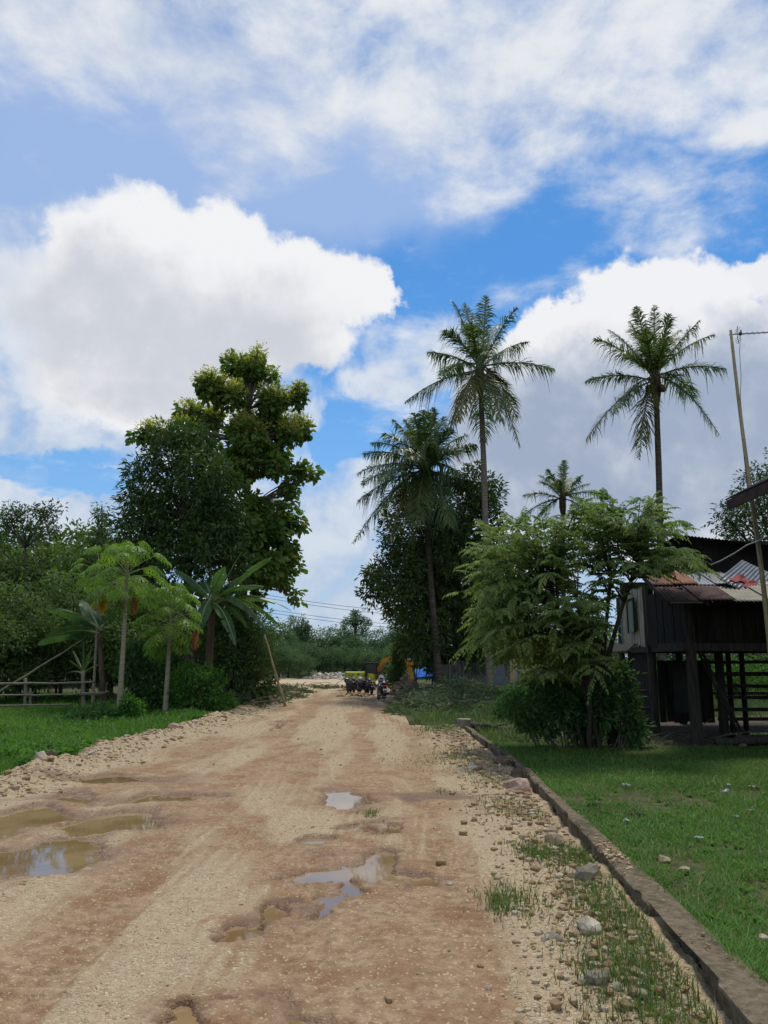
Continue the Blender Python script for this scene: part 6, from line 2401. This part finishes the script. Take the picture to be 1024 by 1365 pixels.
# ------------------------------------------------------------------ motorcycles, seen from behind
def build_motorcycle():
    tyre = rough_mat('tyre_rubber', (0.012, 0.012, 0.012), (0.028, 0.027, 0.025), 10, .85, .003)
    black = rough_mat('bike_black', (0.012, 0.012, 0.014), (0.022, 0.022, 0.025), 5, .3, 0, spec=.5)
    chrome = rough_mat('chrome', (0.16, 0.16, 0.165), (0.24, 0.24, 0.245), 5, .35, 0, metal=.8)
    red = rough_mat('tail_red', (0.35, 0.02, 0.02), (0.42, 0.03, 0.03), 5, .2, 0, spec=.5)
    plate = rough_mat('plate_white', (0.55, 0.55, 0.53), (0.65, 0.65, 0.63), 5, .5, 0)
    blue = rough_mat('bike_blue', (0.016, 0.022, 0.07), (0.024, 0.032, 0.10), 5, .3, 0, spec=.5)
    root = empty('motorcycle', (0, 0, 0), '', 'motorcycle', 'motorcycles parked at the end of the road')
    for (y, w) in ((-.62, .075), (.64, .06)):
        mb = MB()
        mb.torus((0, y, .29), .225, w * .9, (1, 0, 0), 24, 8)
        wh = mb.build('wheel', tyre, root, True)
        mb = MB()
        mb.torus((0, y, .29), .165, .02, (1, 0, 0), 20, 6)
        mb.tube([(-.06, y, .29), (.06, y, .29)], .05, 10)
        for k in range(5):
            a = k * 1.2566
            mb.tube([(0, y + .05 * math.cos(a), .29 + .05 * math.sin(a)), (0, y + .165 * math.cos(a), .29 + .165 * math.sin(a))], .012, 5)
        mb.build('rim', chrome, wh, True)
    mb = MB()
    mb.sphere((0, .02, .62), .2, 14, 9, (.72, 1.9, .75))
    mb.sphere((0, -.50, .70), .15, 12, 8, (.75, 2.2, .55))
    mb.box((0, .05, .36), (.22, .42, .26), None, 0, .05)
    mb.tube([(0, .35, .72), (0, .05, .42), (0, -.3, .45)], .05, 8)
    mb.build('body', black, root, True)
    mb = MB()
    for sx in (-1, 1):
        mb.prism([(-.20, .42), (.15, .40), (.30, .75), (.05, .72)], (sx * .15, .18, 0), (0, 1, 0), (0, 0, 1), .03)
    mb.build('leg_shield', blue, root)
    mb = MB()
    mb.box((0, -.30, .79), (.27, .72, .09), None, 0, .035)
    mb.build('seat', black, root, True)
    mb = MB()
    for sx in (-.085, .085):
        mb.tube([(sx, .64, .29), (sx, .50, .62), (sx, .42, .92)], [.022, .026, .026], 8)
    mb.build('front_fork', chrome, root, True)
    mb = MB()
    for sx in (-.1, .1):
        mb.beam((sx, .05, .33), (sx, -.62, .29), .04, .06)
        mb.tube([(sx, -.35, .62), (sx, -.58, .32)], .025, 7)
    mb.build('swing_arm', black, root)
    mb = MB()
    mb.tube([(-.34, .30, 1.0), (-.18, .40, 1.0), (-.05, .42, .93), (.05, .42, .93), (.18, .40, 1.0), (.34, .30, 1.0)], .016, 7)
    hb = mb.build('handlebar', chrome, root, True)
    for sx in (-1, 1):
        mb = MB()
        mb.tube([(sx * .36, .27, 1.0), (sx * .22, .37, 1.0)], .021, 7)
        mb.build('grip', black, hb, True)
        mb = MB()
        mb.tube([(sx * .24, .36, 1.0), (sx * .33, .34, 1.17)], .008, 5)
        mb.sphere((sx * .35, .335, 1.21), .065, 10, 7, (1, .3, .75))
        mb.build('mirror', black, root, True)
    mb = MB()
    mb.sphere((0, .52, .90), .105, 12, 8, (1.2, .8, 1))
    mb.build('headlight', chrome, root, True)
    mb = MB()
    mb.sphere((0, -.82, .70), .06, 10, 7, (1.7, .6, .8))
    mb.build('tail_light', red, root, True)
    for sx in (-1, 1):
        mb = MB()
        mb.sphere((sx * .15, -.80, .68), .03, 8, 6)
        mb.build('turn_signal', rough_mat('amber', (0.4, 0.16, 0.02), (0.45, 0.2, 0.03), 5, .3, 0), root, True)
    mb = MB()
    mb.prism([(-.10, .74), (.2, .60), (.30, .40), (.24, .38), (.12, .54), (-.10, .66)], (0, -.70, 0), (0, -1, 0), (0, 0, 1), .15)
    mb.build('rear_mudguard', black, root)
    mb = MB()
    mb.box((0, -.93, .53), (.22, .012, .09), Matrix.Rotation(R(-20), 3, 'X'))
    mb.build('number_plate', plate, root)
    mb = MB()
    mb.tube([(.14, .2, .25), (.16, -.2, .27), (.17, -.5, .34), (.17, -.85, .42)], [.022, .03, .045, .048], 9)
    mb.build('exhaust', chrome, root, True)
    mb = MB()
    mb.beam((-.1, -.02, .22), (-.28, .02, .01), .02, .02)
    mb.build('kickstand', black, root)
    mb = MB()
    for sx in (-.10, .10):
        mb.tube([(sx, -.45, .80), (sx, -.80, .84), (0, -.86, .85)], .012, 6)
    mb.build('grab_rail', chrome, root, True)
    return root


def place_bikes():
    proto = build_motorcycle()
    spots = [((508, 934), 10, 'nearest motorcycle parked alone on the mud, seen from behind'),
             ((466, 924), 175, 'leftmost motorcycle of the row parked before the lime excavator body'),
             ((475, 923), 168, 'second motorcycle from the left in the row before the excavator'),
             ((484, 924), 20, 'third motorcycle in the row, with a pale helmet on its mirror'),
             ((493, 925), 12, 'rightmost motorcycle of the row, below the black cab')]
    for i, ((px, py), rz, lab) in enumerate(spots):
        c = G(px, py)
        c.z = float(road_height(np.array([c.x]), np.array([c.y]))[0][0])
        o = proto if i == 0 else copy_thing(proto, c, R(rz), 1.0, lab)
        o.scale = (.86,) * 3 if i == 0 else (.70,) * 3
        o.location = c
        o.rotation_euler = (0, R(4), R(rz))
        o['label'] = lab
    wm = rough_mat('helmet_white', (0.45, 0.45, 0.46), (0.6, 0.6, 0.6), 5, .25, 0, spec=.5)
    bm_ = rough_mat('helmet_blue', (0.03, 0.045, 0.18), (0.045, 0.065, 0.22), 5, .25, 0, spec=.5)
    dk = rough_mat('visor', (0.01, 0.01, 0.012), (0.02, 0.02, 0.02), 5, .1, 0)
    for (px, py, Yd, mt, lab) in [(480, 906, 37.6, wm, 'pale helmet hung on the third motorcycle of the row'), (462, 907, 38.0, bm_, 'blue helmet on the leftmost motorcycle'), (508.5, 904, 30.6, wm, 'white helmet on the handlebar of the nearest motorcycle')]:
        c = P(px, py, Yd)
        r = empty('helmet', c, lab, 'helmet')
        mb = MB()
        mb.sphere(c, .135, 14, 9, (.9, 1.1, 1), zmin=-.75)
        mb.build('shell', mt, r, True)
        mb = MB()
        mb.sphere(c + Vector((0, -.035, -.01)), .118, 12, 8, (.85, 1.05, .5))
        mb.build('visor', dk, r, True)


place_bikes()


# ------------------------------------------------------------------ tarp, stone piles, litter
def build_small():
    rng = np.random.default_rng(3)
    # blue tarp over something, behind the arm
    Y = 40.5
    m = rough_mat('blue_tarp', (0.03, 0.13, 0.55), (0.05, 0.18, 0.65), 3, .8, 0, spec=.1)
    nx, ny = 26, 14
    vs, fs = [], []
    a0, a1 = P(553, 893, Y), P(578, 888, Y)
    for j in range(ny):
        for i in range(nx):
            u, v = i / (nx - 1), j / (ny - 1)
            x = a0.x + (a1.x - a0.x) * u
            y = Y + (v - .5) * 1.6
            z = .35 + (a0.z + (a1.z - a0.z) * u - .35) * (1 - abs(v - .45) ** 1.4 * 1.6) + .02 * math.sin(u * 9 + v * 5) * (.3 + v) + .008 * math.sin(u * 23 + 3 * v)
            vs.append((x, y, max(z, .05)))
    for j in range(ny - 1):
        for i in range(nx - 1):
            a = j * nx + i
            fs.append((a, a + 1, a + nx + 1, a + nx))
    root = empty('blue_tarp', (a0.x, Y, .05), 'blue plastic tarp draped over a low frame behind the excavator arm', 'tarp')
    mb = MB()
    mb.add(vs, fs)
    mb.build('sheet', m, root, True)
    for (x, dy) in ((a0.x + .05, -.1), (a1.x - .05, -.1), (a0.x + .05, .55), (a1.x - .05, .55)):
        mb = MB()
        mb.tube([(x, Y + dy, -.1), (x, Y + dy, .75)], .03, 6)
        mb.build('prop', M['wood_post'], root)
    # stone piles

    def pile(name, cx, cy, rx, ry, hh, n, s, mat, label, seed):
        r = np.random.default_rng(seed)
        a = r.uniform(0, 6.283, n)
        q = np.sqrt(r.random(n))
        x, y = cx + np.cos(a) * rx * q, cy + np.sin(a) * ry * q
        z = hh * (1 - q ** 1.6) * r.random(n) ** .5
        tag(scatter_stones(name, np.stack([x, y, z + .03], 1), s * np.exp(r.normal(size=n) * .4), mat, seed), label, 'rubble', kind='stuff')
    wr = stone_mat('white_rubble', [(0.42, 0.38, 0.32), (0.55, 0.51, 0.45), (0.60, 0.57, 0.52)], (0.36, 0.28, 0.22))
    c = P(440, 906, 62)
    pile('rubble', P(445, 900, 60).x, 60, 3.0, 1.4, .62, 420, .13, wr, 'heap of white limestone blocks beyond the yellow sand', 11)
    pile('rubble', P(478, 900, 58).x, 58, 1.6, 1.2, .6, 200, .13, wr, 'second heap of white limestone blocks behind the excavator', 12)
    c = P(541, 912, 37.0)
    pile('rubble', c.x, 36.6, .75, .9, .85, 150, .11, stone_mat('pink_rubble', [(0.36, 0.28, 0.22), (0.48, 0.40, 0.34), (0.30, 0.21, 0.17)]), 'pinkish stone heap right of the nearest motorcycle', 13)
    pile('rubble', P(430, 917, 44.5).x, 44.4, 3.6, .5, .16, 200, .07, M['rubble'], 'rubble ridge between mud road and yellow sand', 14)
    # litter on the lawn
    pm = rough_mat('plastic_white', (0.34, 0.36, 0.37), (0.46, 0.48, 0.49), 6, .4, 0)
    pb = rough_mat('plastic_blue', (0.26, 0.29, 0.32), (0.34, 0.37, 0.40), 6, .4, 0)

    def scrap(px, py, w, mat, label, seed):
        r = np.random.default_rng(seed)
        c = G(px, py, .06)
        s = w / FPX * c.y / 2 * .75
        n = 6
        vs = []
        for j in range(n):
            for i in range(n):
                u, v = i / (n - 1) * 2 - 1, j / (n - 1) * 2 - 1
                vs.append((u * s * (1 + .2 * r.normal()), v * s * .8 * (1 + .2 * r.normal()), abs(r.normal()) * s * .35 + .02))
        fs = [(j * n + i, j * n + i + 1, (j + 1) * n + i + 1, (j + 1) * n + i) for j in range(n - 1) for i in range(n - 1)]
        me = raw_mesh('plastic_scrap', vs, fs, None, False)
        tag(link_mesh('plastic_scrap', me, mat, None, (c.x, c.y, lawn_z(np.array([c.x]), np.array([c.y]))[0] + .01)), label, 'litter', 'litter on the lawn')
    for q in [(968, 1057, 13, pb, 'pale blue plastic scrap, largest litter at the right of the lawn'), (971, 1049, 7, pm, 'small white scrap just behind the pale blue scrap'), (1003, 1051, 9, pm, 'white scrap nearest the right edge of the lawn'),
              (836, 1049, 13, pb, 'flat bluish scrap halfway between wall and lean-to post'), (835, 1094, 10, pm, 'white crumpled scrap beside the dark weed clump'), (981, 1089, 9, pm, 'white scrap in front of the pale blue scrap'),
              (931, 1118, 11, pm, 'thin white scrap nearest the viewer on the lawn'), (793, 1070, 9, pm, 'white scrap close to the drain wall'), (1001, 1080, 8, pm, 'small pale scrap low at the right of the lawn')]:
        scrap(*q, seed=int(q[0]))
    bush('weed', 'small dark weed clump in the lawn beside a white scrap', G(848, 1094).y, [(848, 1090, 10, 6)], M['leaf_bush_dark'], 24, 12, .04, .05, .02, 41)
    bush('weed', 'small leafy weed at the lawn edge near the drain wall', G(792, 1080).y, [(792, 1077, 8, 7)], M['leaf_bush'], 24, 12, .04, .05, .022, 42)
    big_rock(884, 1147, 20, M['rock_tan'], 'flat tan stone in the lawn close to the wall', 51, .4, .06)
    big_rock(912, 1159, 16, M['rock_tan'], 'small tan stone in the lawn further right of the flat one', 52, .4, .06)
    big_rock(1018, 1250, 14, M['rock_white'], 'pale stone in the grass at the far right', 53, .5, .06)


build_small()


# ------------------------------------------------------------------ weeds and dry tufts that break up the lawn
def build_weeds():
    rng = np.random.default_rng(61)
    lv = Leaves()
    n = 520
    y = 3.6 * np.exp(rng.random(n) * math.log(14.5 / 3.6))
    x = wall_x(y) + 0.18 + rng.random(n) * (y * .6 - 1.2).clip(.4)
    k = fbm(x, y, .8, 3, 19) > .46
    x, y = x[k], y[k]
    z = lawn_z(x, y)
    for i in range(len(x)):
        m = rng.integers(5, 12)
        r = rng.uniform(.02, .06)
        a = rng.uniform(0, 6.283, m)
        A = unit(np.stack([np.cos(a), np.sin(a), rng.uniform(.1, .9, m)], 1))
        p = np.repeat(np.array([[x[i], y[i], z[i] + .01]]), m, 0)
        lv.hexes(p, A, side_of(A, rng, .3), r * rng.uniform(.7, 1.3, m), r * .55)
    tag(lv.build('weeds', M['leaf_bush']), 'small broad-leaved weeds dotted through the lawn', 'weeds', kind='stuff')
    lv = Leaves()
    n = 900
    y = np.concatenate([8.6 * np.exp(rng.random(n // 2) * math.log(30 / 8.6)), 8.6 * np.exp(rng.random(n // 2) ** 1.5 * math.log(24 / 8.6))])
    x = road_left(y) - .05 - rng.random(len(y)) ** 1.6 * 3.2
    k = fbm(x, y, .7, 3, 29) > .44
    x, y = x[k], y[k]
    z = ground_height(x, y)
    for i in range(len(x)):
        m = rng.integers(8, 18)
        r = rng.uniform(.06, .14)
        a = rng.uniform(0, 6.283, m)
        A = unit(np.stack([np.cos(a), np.sin(a), rng.uniform(.2, 1.4, m)], 1))
        p = np.array([[x[i], y[i], z[i] + .02]]) + np.stack([rng.normal(size=m) * .06, rng.normal(size=m) * .06, rng.random(m) * .14], 1)
        lv.hexes(p, A, side_of(A, rng, .4), r * rng.uniform(.6, 1.2, m), r * .5)
    tag(lv.build('weeds', M['leaf_bush']), 'leafy weeds growing through the meadow grass left of the road', 'weeds', kind='stuff')
    # dry stalks
    n = 5000
    y = 3.6 * np.exp(rng.random(n) * math.log(14.5 / 3.6))
    x = wall_x(y) + 0.12 + rng.random(n) * (y * .6 - 1.0).clip(.4)
    k = fbm(x, y, 1.1, 3, 39) > .52
    x, y = x[k], y[k]
    p1 = blades(len(x), (x, y), .05 * np.ones(len(x)), .003 + y * .0004, rng, lawn_z, 2.5)
    grass_obj('dry_grass', [p1], leaf_mat('dry_grass', (0.20, 0.16, 0.08), (0.30, 0.25, 0.13), .2, .8), 'dry straw coloured stalks in patches of the lawn')


build_weeds()
